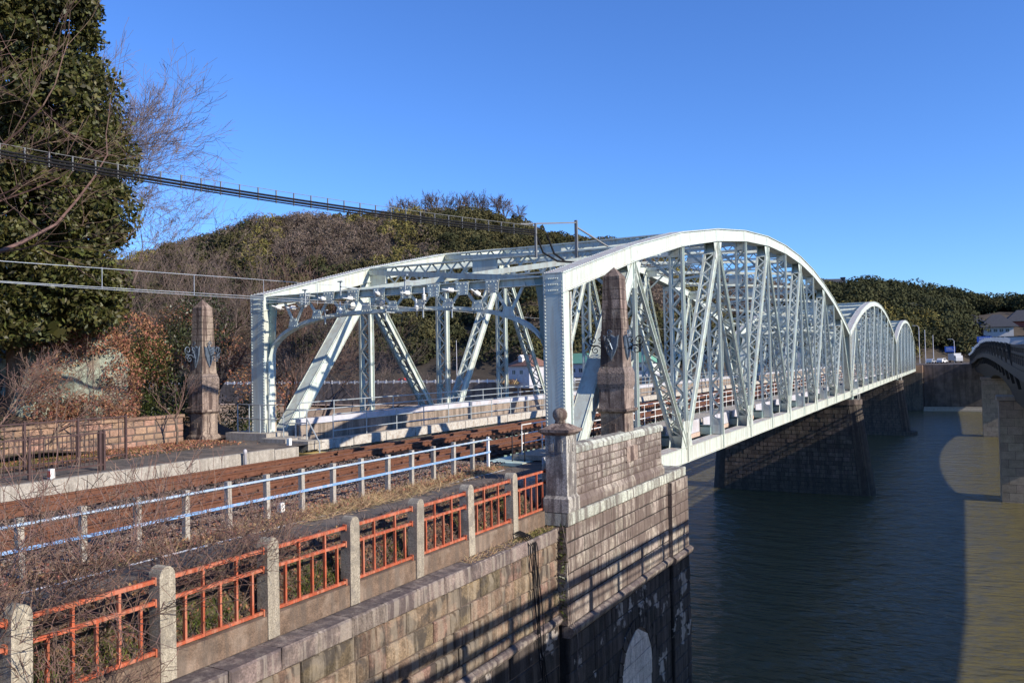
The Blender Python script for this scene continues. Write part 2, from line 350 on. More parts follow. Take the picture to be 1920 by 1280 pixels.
def hill_base(x): return float(np.interp(x, [-1000,-90,-40,-20,10,30,1000], [166,203,230,262,300,320,340]))
def hill_z(x, y):
    ry = float(np.interp(x, RIDGE[:,0], RIDGE[:,1])); rz = float(np.interp(x, RIDGE[:,0], RIDGE[:,2]))-TREE_H
    b = hill_base(x); z0 = road_z(x)
    if y <= b: return z0
    ry = max(ry, b+30); t = (y-b)/(ry-b)
    wob = 2.2*math.sin(x*.05+y*.031)+1.6*math.sin(x*.11-y*.07)
    if t < 1: return z0+(rz-z0)*(math.sin(t*math.pi/2)**.85)+wob*math.sin(t*math.pi)
    return rz-(t-1)*25
def ground_z(x, y):
    sy, wy = shore_y(x), wall_y(x)
    if y < sy-6: return -13.0
    if y < wy+5:
        t = (y-sy+6)/max(1, (wy-sy+6)); return -13+(4.2 if x < -40 else .8)*min(1, max(0, t)*1.5)**.6+.5*math.sin(x*.2)*t
    return hill_z(x, y)
def ground():
    xs = [-3000,-1500,-900,-600]+list(np.arange(-460, 200, 6.0))+[260,400,800,3000]
    ys = [-2500,-800,-200,40]+list(np.arange(64, 520, 6.0))+[600,900,3000]
    V = [(float(x),float(y),float(ground_z(x,y))) for y in ys for x in xs]; nx = len(xs)
    F = []; mi = []
    for j in range(len(ys)-1):
        for i in range(nx-1):
            F.append((j*nx+i, j*nx+i+1, (j+1)*nx+i+1, (j+1)*nx+i))
            mi.append(1 if ys[j+1] < wall_y(xs[i])+5 else 0)
    me = bpy.data.meshes.new('ground'); me.from_pydata(V, [], F)
    me.materials.append(M['forestfloor']); me.materials.append(M['drybank'])
    me.polygons.foreach_set('material_index', np.array(mi,dtype=np.int32)); me.polygons.foreach_set('use_smooth', [True]*len(F))
    tag(ob('ground', me), kind='structure')
ground()

# woods on the hills: one mass per kind of tree, every crown made of many leaf-sized faces
def crown_pts(c, r, h, n):
    d = NR.normal(size=(n,3)); d /= np.linalg.norm(d, axis=1)[:,None]; d[:,2] = np.abs(d[:,2])*1.0-.25
    k = NR.uniform(.86, 1.05, n)
    return np.concatenate([np.array(c)+d*k[:,None]*np.array([r,r,h]), d/np.array([r,r,h])*r], 1)
def woods():
    G, B, O, GD = [], [], [], []
    def put(x, y, kind, s):
        z = hill_z(x, y)-.5
        lob = R.randint(2, 4)
        for _ in range(lob):
            ox, oy, oz = R.uniform(-.45,.45)*s, R.uniform(-.45,.45)*s, R.uniform(.2,.75)*s
            if kind == 'g': G.append(crown_pts((x+ox,y+oy,z+oz), s*.55, s*.6, 90))
            elif kind == 'd': GD.append(crown_pts((x+ox,y+oy,z+oz), s*.6, s*.58, 100))
            elif kind == 'b': B.append(crown_pts((x+ox,y+oy,z+oz), s*.55, s*.75, 52))
            else: O.append(crown_pts((x+ox,y+oy,z+oz), s*.5, s*.75, 70))
    # left hill: mostly bare purple brown wood, patches of evergreens low down and near the top right
    for _ in range(1950):
        x = R.uniform(-330, -40); b = hill_base(x); ry = float(np.interp(x, RIDGE[:,0], RIDGE[:,1])); t = R.random()**.8*1.03
        y = b+4+(ry-b-4)*t
        f = math.sin(x*.045+2)+math.sin(y*.06+x*.02)+1.1*math.sin(x*.021-1)+R.uniform(-.9,.9)
        if t < .36 and R.random() < .88: k = 'g' if R.random() < .6 else 'd'
        elif f > .75: k = 'g' if R.random() < .8 else 'd'
        else: k = 'b'
        if abs(x+232+(y-280)*.5) < 9 and .70 < t < .86: k = 'o'
        if k == 'b' and math.sin(x*.09+y*.05) > .8 and R.random() < .5: k = 'o'
        put(x, y, k, R.uniform(4.5, 8.0)*(1.0 if k != 'b' else .9))
    # right hill: dark round evergreens, bamboo low down at its left foot
    for _ in range(1000):
        x = R.uniform(-40, 75); b = hill_base(x); ry = float(np.interp(x, RIDGE[:,0], RIDGE[:,1])); t = R.random()**.85*1.03
        y = b+3+(ry-b-3)*t
        if 12 < x < 42 and y < 395 and y > 320: continue
        if -47 < x < -28 and y < 376 and y > 358: continue
        k = 'd' if R.random() < .72 else 'g'
        if x < 3 and t < .3 and R.random() < .8: k = 'o'
        put(x, y, k, R.uniform(5.5, 9.5) if k == 'd' else R.uniform(4.5, 7))
    for nm, lst, mt, ln, wd, n_ in (('wood_of_evergreens', G, 'hillgreen', 1.05, .7, 0), ('wood_of_dark_evergreens', GD, 'hilldark', 1.1, .8, 0),
                                ('wood_of_bare_trees', B, 'hillbrown', 1.7, .28, 0), ('bamboo_grove', O, 'hillolive', 1.6, .5, 0)):
        P = np.concatenate(lst); o = quads(nm, leafquads(P[:,:3], ln, wd, 0) if 'bare' in nm else shellquads(P[:,:3], P[:,3:], ln, wd, .38), M[mt]); tag(o, kind='stuff')
        o['label'] = {'wood_of_evergreens':'green evergreen wood covering the hillsides','wood_of_dark_evergreens':'dark evergreen wood on the far hills','wood_of_bare_trees':'brown leafless wood over the left hill','bamboo_grove':'yellowish bamboo growing low on the hills'}[nm]
        o['category'] = 'wood'
woods()

# ------------------------------------------------------------------ trees
def grow(mb, p, d, L, r, lev, rng, kids=(3,4), bend=.25, upb=.08, shrink=.68, spread=.75, nseg=3, minr=.004, ends=None):
    pts = [Vector(p)]; dd = Vector(d).normalized(); rs = [r]
    for i in range(nseg):
        dd = (dd+Vector((rng.gauss(0,bend), rng.gauss(0,bend), rng.gauss(0,bend)+upb))*.5).normalized()
        pts.append(pts[-1]+dd*(L/nseg)); rs.append(max(minr, r*(1-.5*(i+1)/nseg)))
    mb.tube(pts, rs, 5 if r > .05 else 3, cap=False)
    if lev == 0:
        if ends is not None: ends.append(tuple(pts[-1]))
        return
    k = rng.randint(*kids)
    for i in range(k):
        t = rng.uniform(.35, 1.0) if i else 1.0
        j = min(nseg-1, int(t*nseg)); q = pts[j].lerp(pts[j+1], t*nseg-j if t < 1 else 1)
        nd = (dd+Vector((rng.gauss(0,1), rng.gauss(0,1), rng.gauss(0,.8)))*spread*(.35 if i == 0 else 1)).normalized()
        grow(mb, q, nd, L*shrink*rng.uniform(.75,1.2), max(minr, rs[-1]*(.95 if i == 0 else .72)), lev-1, rng, kids, bend, upb, shrink, spread, nseg, minr, ends)
def bare_tree(name, label, loc, h, lean, lev, seed, mat_t='twigpurple', r=.16, kids=(3,4), group=None, spread=.75, upb=.08, L0=.4, minr=.006):
    rng = random.Random(seed); t = thing(name, label, 'tree', loc, group)
    tr = MB(); d = Vector(lean).normalized(); top = d*(h*L0)
    tr.tube([(0,0,-.5), d*(h*L0*.5)+Vector((.05,.05,0)), top], [r*1.15, r, r*.8], 7); tr.build('trunk', M['bark'], t, smooth=True, recalc=False)
    cr = MB()
    for i in range(5):
        nd = (d+Vector((rng.gauss(0,.55), rng.gauss(0,.55), rng.uniform(0,.5)))).normalized()
        grow(cr, top*rng.uniform(.65,1), nd, h*.27, r*.55, lev, rng, kids, .28, upb, .7, spread, 3, minr)
    cr.build('crown', M[mat_t], t, recalc=False)
    return t
def leafy_tree(name, label, loc, lobes, n, ln, wd, m='leaf', trunk_h=4, r=.25, cat='tree', group=None, droop=.4, twigs=0, seed=1, shell=.5, bough=True, core=0):
    t = thing(name, label, cat, loc, group); rng = random.Random(seed); nr = np.random.default_rng(seed)
    tr = MB(); tr.tube([(0,0,-1),(.1,.05,trunk_h*.5),(0,0,trunk_h)], [r*1.2, r, r*.7], 7)
    for c, q in lobes:
        if bough: tr.tube([(0,0,trunk_h*.6),(c[0]*.5,c[1]*.5,(trunk_h*.6+c[2])*.55),c], [r*.4, r*.3, .03], 5)
    tr.build('trunk', M['bark'], t, smooth=True, recalc=False)
    w = np.array([q[0]*q[1]+q[0]*q[2]+q[1]*q[2] for c, q in lobes]); w = w/w.sum()
    P = np.concatenate([blob_pts(c, q, int(n*wi), nr, shell) for (c, q), wi in zip(lobes, w)])
    # clumping: keep leaves where a cheap 3-D wave field is high so gaps open between boughs
    f = np.sin(P[:,0]*2.1+1)*np.sin(P[:,1]*2.3)+np.sin(P[:,2]*2.6+P[:,0]*.8)+nr.uniform(-.9,.9,len(P))
    P = P[f > -.9]
    V = leafquads(P, ln, wd, droop, nr)
    if core:
        Pc = np.concatenate([blob_pts(c, np.array(q)*.62, int(core*wi), nr, .3) for (c, q), wi in zip(lobes, w)])
        V = np.concatenate([V, leafquads(Pc, .42, .3, 0, nr)])
    quads('crown', V, M[m], t)
    return t
# ------------------------------------------------------------------ the railway bridge
P_, W_ = 6.096, 12.142
HN = [7.146,8.649,9.913,10.858,11.570,12.013,12.152]; HN = HN+HN[:6][::-1]
SPAN = 12*P_; GAP = .9
def laced(mb, p, q, wx=.5, dep=.34, fl=.1, pitch=None, batt=.55, ends=True, t=.02):
    p = Vector(p); q = Vector(q); a = (q-p); L = a.length; a.normalize(); X = Vector((1,0,0)); n = a.cross(X).normalized()
    for s in (-1, 1):
        c = X*(s*wx/2)
        mb.beam(p+c, q+c, t, dep, X)
        for k in (-1, 1):
            e = c+X*(s*(fl/2+t/2+.001))+n*(k*(dep/2-.012)); mb.beam(p+e, q+e, fl, .022, X)
    pitch = pitch or wx*.95; nb = max(2, int(round((L-2*batt)/pitch)))
    for k in (-1, 1):
        o = n*(k*(dep/2-.012))
        for i in range(nb):
            t0 = batt+(L-2*batt)*i/nb; t1 = batt+(L-2*batt)*(i+1)/nb; sg = 1 if i % 2 else -1
            mb.beam(p+a*t0+X*(-sg*(wx/2-.02))+o, p+a*t1+X*(sg*(wx/2-.02))+o, .065, .014, a.cross(n))
        if ends:
            for t0, t1 in ((.05, batt), (L-batt, L-.05)): mb.beam(p+a*t0+o, p+a*t1+o, wx-.05, .016, X)
def chord_loft(mb, pts, x0, x1, dtop, dbot):
    o = len(mb.v)
    for y, z in pts:
        for x, dz in ((x0,dbot),(x1,dbot),(x1,dtop),(x0,dtop)): mb.v.append((x,y,z+dz))
    n = len(pts)
    for i in range(n-1):
        for k in range(4):
            a = o+i*4+k; b = o+i*4+(k+1) % 4; mb.f.append([a,b,b+4,a+4]); mb.m.append(mb.mi)
    mb.f.append([o,o+1,o+2,o+3][::-1]); mb.m.append(mb.mi); e = o+(n-1)*4; mb.f.append([e,e+1,e+2,e+3]); mb.m.append(mb.mi)
def make_span():
    T = thing('truss_span', 'pale mint riveted steel truss span nearest the stone abutment', 'bridge span', (0,0,0), 'spans of the railway bridge')
    nodes = [(i*P_, HN[i]) for i in range(13)]
    e0, e1 = (-.3, HN[0]-.07), (SPAN+.3, HN[12]-.07)
    tp = [e0]+nodes[1:-1]+[e1]; tp[0] = (-.3, HN[0]-.07)
    for x in (0, -W_):
        sd = 1 if x == 0 else -1
        mb = MB(); chord_loft(mb, tp, x-.27, x+.27, -.03, -.62)
        for i in range(1, 12):                                # splice plates
            y, z = nodes[i]; sl = (HN[i+1]-HN[i-1])/(2*P_)
            for s in (-1, 1):
                xs = x+s*.27; w = .32
                mb.add([(xs,y-w,z-w*sl-.06),(xs,y+w,z+w*sl-.06),(xs,y+w,z+w*sl-.60),(xs,y-w,z-w*sl-.60)]+
                       [(xs+s*.014,y-w,z-w*sl-.06),(xs+s*.014,y+w,z+w*sl-.06),(xs+s*.014,y+w,z+w*sl-.60),(xs+s*.014,y-w,z-w*sl-.60)],
                       [(0,1,2,3),(4,5,6,7),(0,1,5,4),(1,2,6,5),(2,3,7,6),(3,0,4,7)])
        tc = mb.build('top_chord', M['paint'], T)
        mb = MB(); chord_loft(mb, tp, x-.34, x+.34, 0, -.034); mb.build('cover_plate', M['paint'], tc)
        mb = MB()
        for s in (-1, 1): chord_loft(mb, tp, x+s*.31-.04, x+s*.31+.04, -.60, -.625)
        mb.build('flange_angle', M['paint'], tc)
        mb = MB()                                            # rivets along the cover plate of the first panels
        for i in range(4):
            (ya, za), (yb, zb) = tp[i], tp[i+1]; n = int((yb-ya)/.16)
            for k in range(n):
                t = k/n
                for s in (-1, 1): mb.rivet((x+s*.29, ya+(yb-ya)*t, za+(zb-za)*t-.001), .028, (0,-.2,1))
                if i < 2:
                    for dz in (-.10, -.53): mb.rivet((x+sd*.27, ya+(yb-ya)*t, za+(zb-za)*t+dz), .02, (sd,0,0))
        tag(mb.build('rivets', M['paint'], tc, recalc=False), kind='stuff')
        mb = MB(); mb.box(x-.26, x+.26, -.3, SPAN+.3, .01, .62)
        mb.box(x-.33, x+.33, -.3, SPAN+.3, -.02, .006); mb.box(x-.31, x+.31, -.31, SPAN+.31, .624, .645)
        for i in range(36):
            y = i*P_/3+.9
            mb.box(x+.26, x+.267, y-.02, y+.02, .03, .60); mb.box(x-.267, x-.26, y-.02, y+.02, .03, .60)
        bc = mb.build('bottom_chord', M['paint'], T)
        for i in range(0, 13):
            y = i*P_
            for s in (-1, 1):
                mb = MB(); xs = x+s*.262
                if i % 2 == 0:
                    pol = [(-.85,-.01),(.85,-.01),(.80,.62),(.42,1.75),(-.42,1.75),(-.80,.62)]
                else: pol = [(-.35,-.01),(.35,-.01),(.30,.66),(-.30,.66)]
                mb.extr([(y+a, b) for a, b in pol], 0, min(xs, xs+s*.018), max(xs, xs+s*.018))
                mb.box(min(xs+s*.017, xs+s*.075), max(xs+s*.017, xs+s*.075), y+.02, y+.13, -.03, .95 if i % 2 else 1.25)
                mb.build('gusset_plate', M['paint'], bc)
        for i in range(1, 12):
            y = i*P_
            if i % 2:                                        # top gussets where diagonals meet
                z = HN[i]-.61
                for s in (-1, 1):
                    mb = MB(); xs = x+s*.255; pol = [(-.8,.03),(.8,.03),(.55,-.55),(.30,-1.0),(-.30,-1.0),(-.55,-.55)]
                    mb.extr([(y+a, z+b) for a, b in pol], 0, min(xs, xs-s*.018), max(xs, xs-s*.018))
                    mb.build('gusset_plate', M['paint'], tc)
            mb = MB(); laced(mb, (x,y,.64), (x,y,HN[i]-.6), .44, .26 if i % 2 else .30, .085, .42, .5)
            mb.box(x-.2, x+.2, y-.1, y+.1, .66, 1.45)
            mb.build('vertical', M['paint'], T)
        for i in range(12):
            a, b = (i, i+1) if i % 2 == 0 else (i+1, i)      # a: bottom node, b: top node
            p = Vector((x, a*P_, .62)); q = Vector((x, b*P_, HN[b]-.75)); mb = MB()
            if i in (0, 11):                                 # heavy boxed end diagonals
                ax = (q-p).normalized(); nn = ax.cross(Vector((1,0,0))); mb.beam(p, q, .50, .48)
                for s in (-1, 1): mb.beam(p+Vector((s*.253,0,0)), q+Vector((s*.253,0,0)), .012, .56); 
                mb.beam(p+nn*-.25, q+nn*-.25, .62, .016); mb.beam(p+nn*.25, q+nn*.25, .62, .016)
                mb.build('end_diagonal', M['paint'], T)
            else:
                laced(mb, p, q, .42, .40 if i % 2 == 0 else .30, .09, .40, .8); mb.build('diagonal', M['paint'], T)
        for y, s in ((0, -1), (SPAN, 1)):                    # end posts
            top = HN[0]-.62; mb = MB()
            mb.box(x-.33, x+.33, min(y+s*.30, y+s*.272), max(y+s*.30, y+s*.272), -.02, HN[0]-.10)
            for k in (-1, 1): mb.box(x+k*.29-.015, x+k*.29+.015, y-.27, y+.27, 0, top)
            mb.box(x-.33, x+.33, min(y+s*.312, y+s*.301), max(y+s*.312, y+s*.301), HN[0]-.72, HN[0]-.12)
            ep = mb.build('end_post', M['paint'], T)
            mb = MB()
            for k in (-1, 1): mb.box(x+k*.33-.028, x+k*.33+.028, min(y-s*.16, y-s*.25), max(y-s*.16, y-s*.25), 0, top)
            mb.build('flange_angle', M['paint_rust'], ep)
            if s == -1:
                mb = MB()
                for k in (-1, 1):
                    n = 62
                    for j in range(n): mb.rivet((x+k*.285, y-.30, .4+(HN[0]-.65)*j/n), .030, (0,-1,0))
                    for j in range(40): mb.rivet((x+k*.36, y+.2, .4+(top-.5)*j/40), .024, (k,0,0))
                for zz in (HN[0]-.25, HN[0]-.43, HN[0]-.61):
                    for j in range(6): mb.rivet((x-.15+.06*j, y-.312, zz), .026, (0,-1,0))
                tag(mb.build('rivets', M['paint'], ep, recalc=False), kind='stuff')
    xi0, xi1 = -W_+.28, -.28
    for i in range(13):                                      # floor beams
        mb = MB(); y = i*P_
        mb.box(xi0, xi1, y-.02, y+.02, .30, 1.08); mb.box(xi0, xi1, y-.16, y+.16, .28, .305); mb.box(xi0, xi1, y-.16, y+.16, 1.08, 1.105)
        mb.box(xi1-1.1, xi1, y-.26, y+.26, .66, 1.0)
        mb.build('floor_beam', M['teal'], T)
    for xr in (-8.43,-7.37,-5.03,-3.97):
        mb = MB(); mb.box(xr-.13, xr+.13, -.2, SPAN+.2, .5, 1.103); mb.build('stringer', M['teal'], T)
    for i in range(1, 12):                                   # lattice struts between the top chords
        y = i*P_; zt = HN[i]-.06; zb = zt-.72; mb = MB()
        for z in (zt, zb): mb.box(xi0, xi1, y-.11, y+.11, z-.03, z+.03)
        n = 18; L = xi1-xi0
        for k in range(n):
            xa, xb = xi0+L*k/n, xi0+L*(k+1)/n
            mb.beam((xa,y-.03,zb), (xb,y-.03,zt), .014, .075, (0,1,0)); mb.beam((xa,y+.03,zt), (xb,y+.03,zb), .014, .075, (0,1,0))
        st = mb.build('top_strut', M['paint'], T)
        for xa, xb in ((xi0, xi0+.85), (xi1-.85, xi1), ((xi0+xi1)/2-.55, (xi0+xi1)/2+.55)):
            m2 = MB(); m2.box(xa, xb, y-.065, y+.065, zb, zt-.002); m2.build('web_plate', M['paint'], st)
        if i % 2 or True:
            m2 = MB()
            for s in (0, 1):
                xe = xi1 if s else xi0; d = -1 if s else 1
                m2.beam((xe, y, zb-1.15), (xe+d*1.35, y, zb), .12, .1, (0,1,0))
            m2.build('knee_brace', M['paint'], st)
    for i in range(12):                                      # top laterals
        for s in (0, 1):
            mb = MB(); xa, xb = (xi0, xi1) if s else (xi1, xi0); dz = -.22-.14*s
            mb.beam((xa, i*P_+.1, HN[i]+dz), (xb, (i+1)*P_-.1, HN[i+1]+dz), .2, .11, (0,0,1)); mb.build('top_lateral', M['paint'], T)
    # portals
    xm = -W_/2; hw = W_/2-.33
    def archz(u): return 4.55+1.62*(1-abs(u)**3.2)**.5 if abs(u) < 1 else 4.55
    for y, s in ((0, -1), (SPAN, 1)):
        pm = MB(); pm.box(xm-hw, xm+hw, y-.14, y+.14, HN[0]-.16, HN[0]-.13); pm.box(xm-hw, xm+hw, y-.02, y+.02, HN[0]-.38, HN[0]-.16)
        pm.box(xm-hw, xm+hw, y-.14, y+.14, HN[0]-.40, HN[0]-.375)
        us = np.linspace(-1, 1, 41); us = np.sign(us)*np.abs(us)**.72
        vs = []; fs = []
        for u in us:
            x = xm+u*hw; z = archz(u)
            du = -1 if u > 0 else 1
            vs += [(x,y-.15,z),(x,y+.15,z),(x+ (du*.05 if abs(u) > .9 else 0),y+.15,z+.13),(x+(du*.05 if abs(u) > .9 else 0),y-.15,z+.13)]
        n = len(us)
        for i in range(n-1):
            for k in range(4): a = i*4+k; b = i*4+(k+1) % 4; fs.append((a,b,b+4,a+4))
        pm.add(vs, fs)
        po = pm.build('portal_frame', M['paint'], T)
        nv = 9; zt = HN[0]-.39
        for i in range(nv):
            m2 = MB(); xa = xm-hw+.75+(2*hw-1.5)*i/nv; xb = xm-hw+.75+(2*hw-1.5)*(i+1)/nv; xc = (xa+xb)/2
            uc = (xc-xm)/hw
            m2.beam((xa,y-.06,zt+.1), (xc,y-.06,archz(uc)+.12), .05, .09, (0,1,0)); m2.beam((xc,y-.06,archz(uc)+.12), (xb,y-.06,zt+.1), .05, .09, (0,1,0))
            m2.build('web_bar', M['paint'], po)
            m2 = MB(); z = archz(uc)+.1
            m2.extr([(xc-.24,z-.05),(xc+.24,z-.05),(xc+.15,z+.28),(xc-.15,z+.28)], 1, y+s*.150, y+s*.166)
            for a_ in (-.16,-.05,.06,.16): m2.rivet((xc+a_, y+s*.166, z), .024, (0,s,0))
            for a_ in (-.1,.1): m2.rivet((xc+a_, y+s*.166, z+.2), .024, (0,s,0))
            m2.build('gusset_plate', M['paint'], po)
            if i:
                m2 = MB(); z = zt+.14
                m2.extr([(xa-.26,z+.13),(xa+.26,z+.13),(xa+.2,z-.3),(xa-.2,z-.3)], 1, y+s*.143, y+s*.159)
                for a_ in (-.19,-.06,.06,.19): m2.rivet((xa+a_, y+s*.159, z+.06), .024, (0,s,0))
                for a_ in (-.13,.13):
                    for b_ in (-.05,-.16,-.25): m2.rivet((xa+a_, y+s*.159, z+b_), .024, (0,s,0))
                m2.build('gusset_plate', M['paint'], po)
        for k in (-1, 1):                                    # solid corner webs
            m2 = MB(); xp = xm+k*hw
            pol = [(xp,4.35),(xp,HN[0]-.17),(xp-k*.45,HN[0]-.17),(xp-k*.35,6.5),(xp-k*.3,6.1)]
            for u in (.955,.975,.99,.999): pol.append((xm+k*hw*u, archz(u)+.06))
            m2.extr(pol, 1, y-.03, y+.03)
            for j in range(9): m2.rivet((xp-k*.06, y+s*.035, 4.5+j*.26), .024, (0,s,0))
            m2.build('corner_web', M['teal'], po)
            m2 = MB(); m2.beam((xp-k*.02, y, 4.5), (xp-k*.02, y, 2.0), .05, .3, (1,0,0)) if False else m2.box(min(xp,xp-k*.05), max(xp,xp-k*.05), y-.15, y+.15, 1.9, 4.6)
            m2.build('leg_plate', M['paint'], po)
    return T
span0 = make_span()
for i, lb in ((1, 'middle mint steel truss span standing on the two river piers'), (2, 'farthest mint steel truss span reaching the opposite bank')):
    c = copy_tree(span0, None, (0, i*(SPAN+GAP), 0)); c['label'] = lb
YEND = 3*SPAN+2*GAP

# ------------------------------------------------------------------ tracks
GA = .533
for tname, xc, lb in (('railway_track', -7.9, 'farther rusty railway track beside the concrete kerb'), ('railway_track', -4.5, 'nearer rusty railway track beside the blue railed fence')):
    T = thing(tname, lb, 'railway track', (xc,0,0), 'railway tracks')
    for s in (-1, 1):
        mb = MB(); pol = [(-.064,0),(.064,0),(.064,.012),(.010,.03),(.010,.125),(.036,.14),(.036,.18),(-.036,.18),(-.036,.14),(-.010,.125),(-.010,.03),(-.064,.012)]
        mb.extr([(s*GA+a, 1.275+b) for a, b in pol], 1, -60, YEND+40); r = mb.build('rail', M['rust'], T)
        mb = MB(); mb.box(s*GA-.03, s*GA+.03, -60, YEND+40, 1.456, 1.459); mb.build('rail_head', M['railhead'], r)
        mb = MB(); x = s*GA-s*.2
        mb.extr([(x+a, 1.275+b) for a, b in pol], 1, -.5 , YEND); mb.build('guard_rail', M['rust'], T)
    sm = MB(); sm.box(-1.15,1.15,-.11,.11,-.11,.0); me1 = sm.mesh('sleeper', M['sleeper'])
    sm = MB(); sm.frustum(0,0,-.14,0,1.05,.13,1.03,.11); me2 = sm.mesh('sleeper', M['concsleeper'])
    cm = MB(); cm.box(-.09,.09,-.07,.07,0,.05)
    clip = MB()
    for s in (-1, 1):
        for k in (-1, 1): clip.box(s*GA+k*.10-.035, s*GA+k*.10+.035, -.07, .07, 0, .055)
    allc = MB()
    def clips(y):
        for s in (-1, 1):
            for k in (-1, 1): allc.box(s*GA+k*.10-.035, s*GA+k*.10+.035, y-.07, y+.07, 1.272, 1.33)
    y = -16.5
    while y < .3:
        o = ob('sleeper', me2, T, (0, y, 1.27)); clips(y); y += .61
    y = .55; n = 0; far = MB()
    while y < YEND:
        if n < 240: o = ob('sleeper', me1, T, (0, y, 1.273)); 
        else: far.box(-1.15,1.15,y-.11,y+.11,1.16,1.273)
        if n < 80: clips(y)
        y += .45; n += 1
    tag(allc.build('rail_clips', M['rust'], T), kind='stuff')
    tag(far.build('sleepers', M['sleeper'], T), kind='stuff')

# ------------------------------------------------------------------ footways on the bridge
def pipe_fence(T, x, y0, y1, z0, zr, step, r=.022, post='railing_post', m='galv'):
    pm = MB(); pm.tube([(0,0,0),(0,0,zr[-1]-z0)], r, 6); me = pm.mesh(post, M[m])
    y = y0
    while y <= y1+.01: ob(post, me, T, (x, y, z0)); y += step
    for z in zr:
        mb = MB(); mb.tube([(x,y0,z),(x,y1,z)], r, 6); mb.build('railing_pipe', M[m], T)
T = thing('footway', 'concrete footway with pipe railings along the left truss', 'footway', (0,0,0))
mb = MB(); mb.box(-11.15,-9.58,.3,YEND,1.35,1.60); mb.build('slab', M['concrete'], T)
km = MB(); km.box(-9.58,-9.40,-.98,.98,1.42,1.76); kme = km.mesh('kerb_block', M['kerb'])
for i in range(110): ob('kerb_block', kme, T, (0, .8+2.0*i, 0))
pm = MB(); pm.box(-11.33,-11.18,-1.5,1.5,1.4,2.20); pme = pm.mesh('parapet_panel', M['brownconc'])
for i in range(73): ob('parapet_panel', pme, T, (0, 2.3+3.03*i, 0))
mb = MB(); mb.box(-11.36,-11.12,.8,YEND,2.205,2.43); mb.build('parapet_beam', M['fascia'], T)
pipe_fence(T, -9.62, .9, YEND, 1.7, (2.02, 2.36, 2.62), 1.95)
pipe_fence(T, -11.24, .9, YEND, 2.43, (2.72, 3.02), 1.95)
T = thing('footway', 'grey panelled footway with white railing along the right truss', 'footway', (0,0,0))
mb = MB(); mb.box(-2.3,-.86,1.2,YEND,1.22,1.38); mb.build('slab', M['concrete'], T)
for j in range(36):
    y0 = j*P_+(j//12)*GAP
    for k in range(2):
        a, b = y0+.45+k*2.75, y0+.45+k*2.75+2.6
        if b > YEND: continue
        mb = MB(); mb.box(-.86,-.80,a,b,.80,1.42); mb.build('fascia_panel', M['fascia'], T)
        mb = MB(); mb.box(-1.2,-.78,a,b,.58,.78); mb.build('bracket_beam', M['pinkconc'], T)
pipe_fence(T, -2.0, 1.3, YEND, 1.38, (1.75, 2.05, 2.35), 1.5, .02, m='white')
# ------------------------------------------------------------------ masonry
def block(mb, u0, u1, v0, v1, d, rng, ch=.026, back=.1, bulge=.016):
    """rough faced block in local coords: x out of the wall, y along, z up"""
    g = .010
    u0 += g; u1 -= g; v0 += g; v1 -= g
    j = lambda a: rng.uniform(-a, a)
    o = [(-back,u0,v0),(-back,u1,v0),(-back,u1,v1),(-back,u0,v1)]
    r = [(d-.032+j(.008),u0,v0),(d-.032+j(.008),u1,v0),(d-.032+j(.008),u1,v1),(d-.032+j(.008),u0,v1)]
    f = [(d+j(.008),u0+ch+j(.006),v0+ch+j(.006)),(d+j(.008),u1-ch+j(.006),v0+ch+j(.006)),(d+j(.008),u1-ch+j(.006),v1-ch+j(.006)),(d+j(.008),u0+ch+j(.006),v1-ch+j(.006))]
    c = [(d+rng.uniform(.0,bulge),(u0+u1)/2+j(.05),(v0+v1)/2+j(.03))]
    vs = o+r+f+c; fs = []
    for k in range(4):
        q = (k+1) % 4
        fs += [(k,q,4+q,4+k),(4+k,4+q,8+q,8+k),(8+k,8+q,12)]
    mb.add(vs, fs)
def masonry(parent, x, y0, y1, z0, z1, ch, lw, m, seed, name='stone_block', dmax=.03, skip=None, bulge=.016):
    rng = random.Random(seed); z = z1; n = 0; extra = MB()
    while z-ch*.6 > z0:
        zb = max(z0, z-ch*rng.uniform(.87,1.13))
        if zb-z0 < ch*.5: zb = z0
        y = y0
        while y < y1-.01:
            l = rng.uniform(*lw)
            yb = y+l
            if y1-yb < lw[0]*.6: yb = y1
            if not (skip and skip(y, yb, zb, z)):
                d = rng.uniform(0, dmax)
                if n < 298:
                    mb = MB(); block(mb, y, yb, zb, z, d, rng, bulge=bulge); mb.build(name, m if not callable(m) else m(y, z, rng), parent, (x,0,0)); n += 1
                else: block(extra, y, yb, zb, z, d, rng)
            y = yb
        z = zb
    if extra.f: tag(extra.build(name+'s_below', m if not callable(m) else m(y0, z0, rng), parent, (x,0,0)), kind='stuff')

# retaining wall under the orange fence
T = thing('retaining_wall', 'brown squared-stone retaining wall below the orange railing', 'wall', (0,0,0))
mb = MB(); mb.box(.3,1.19,-30,-2.835,-10.8,-.285); mb.build('mortar_core', M['mortar'], T)
mb = MB(); mb.box(.6,1.155,-30,-2.872,-.29,.012); mb.build('ledge_bed', M['curbconc'], T)
rng = random.Random(3)
y = -30
while y < -2.9:
    l = rng.uniform(.8,1.15); yb = min(y+l, -2.88)
    mb = MB(); block(mb, y, yb, -.34, .035, .07, rng, .03, .48); mb.build('cap_stone', M['stone_cap'], T, (1.22,0,0)); y = yb
masonry(T, 1.21, -21, -2.88, -2.26, -.345, .43, (.34,.95), M['stone_brown'], 5, dmax=.045, bulge=.05)
y = -21
while y < -2.9:
    yb = min(y+rng.uniform(.9,1.3), -2.88)
    mb = MB(); mb.extr([(1.1,-2.50),(1.26,-2.50),(1.34,-2.40),(1.34,-2.33),(1.24,-2.262),(1.1,-2.262)], 1, y+.006, yb-.006); mb.build('string_course', M['stone_cap'], T); y = yb
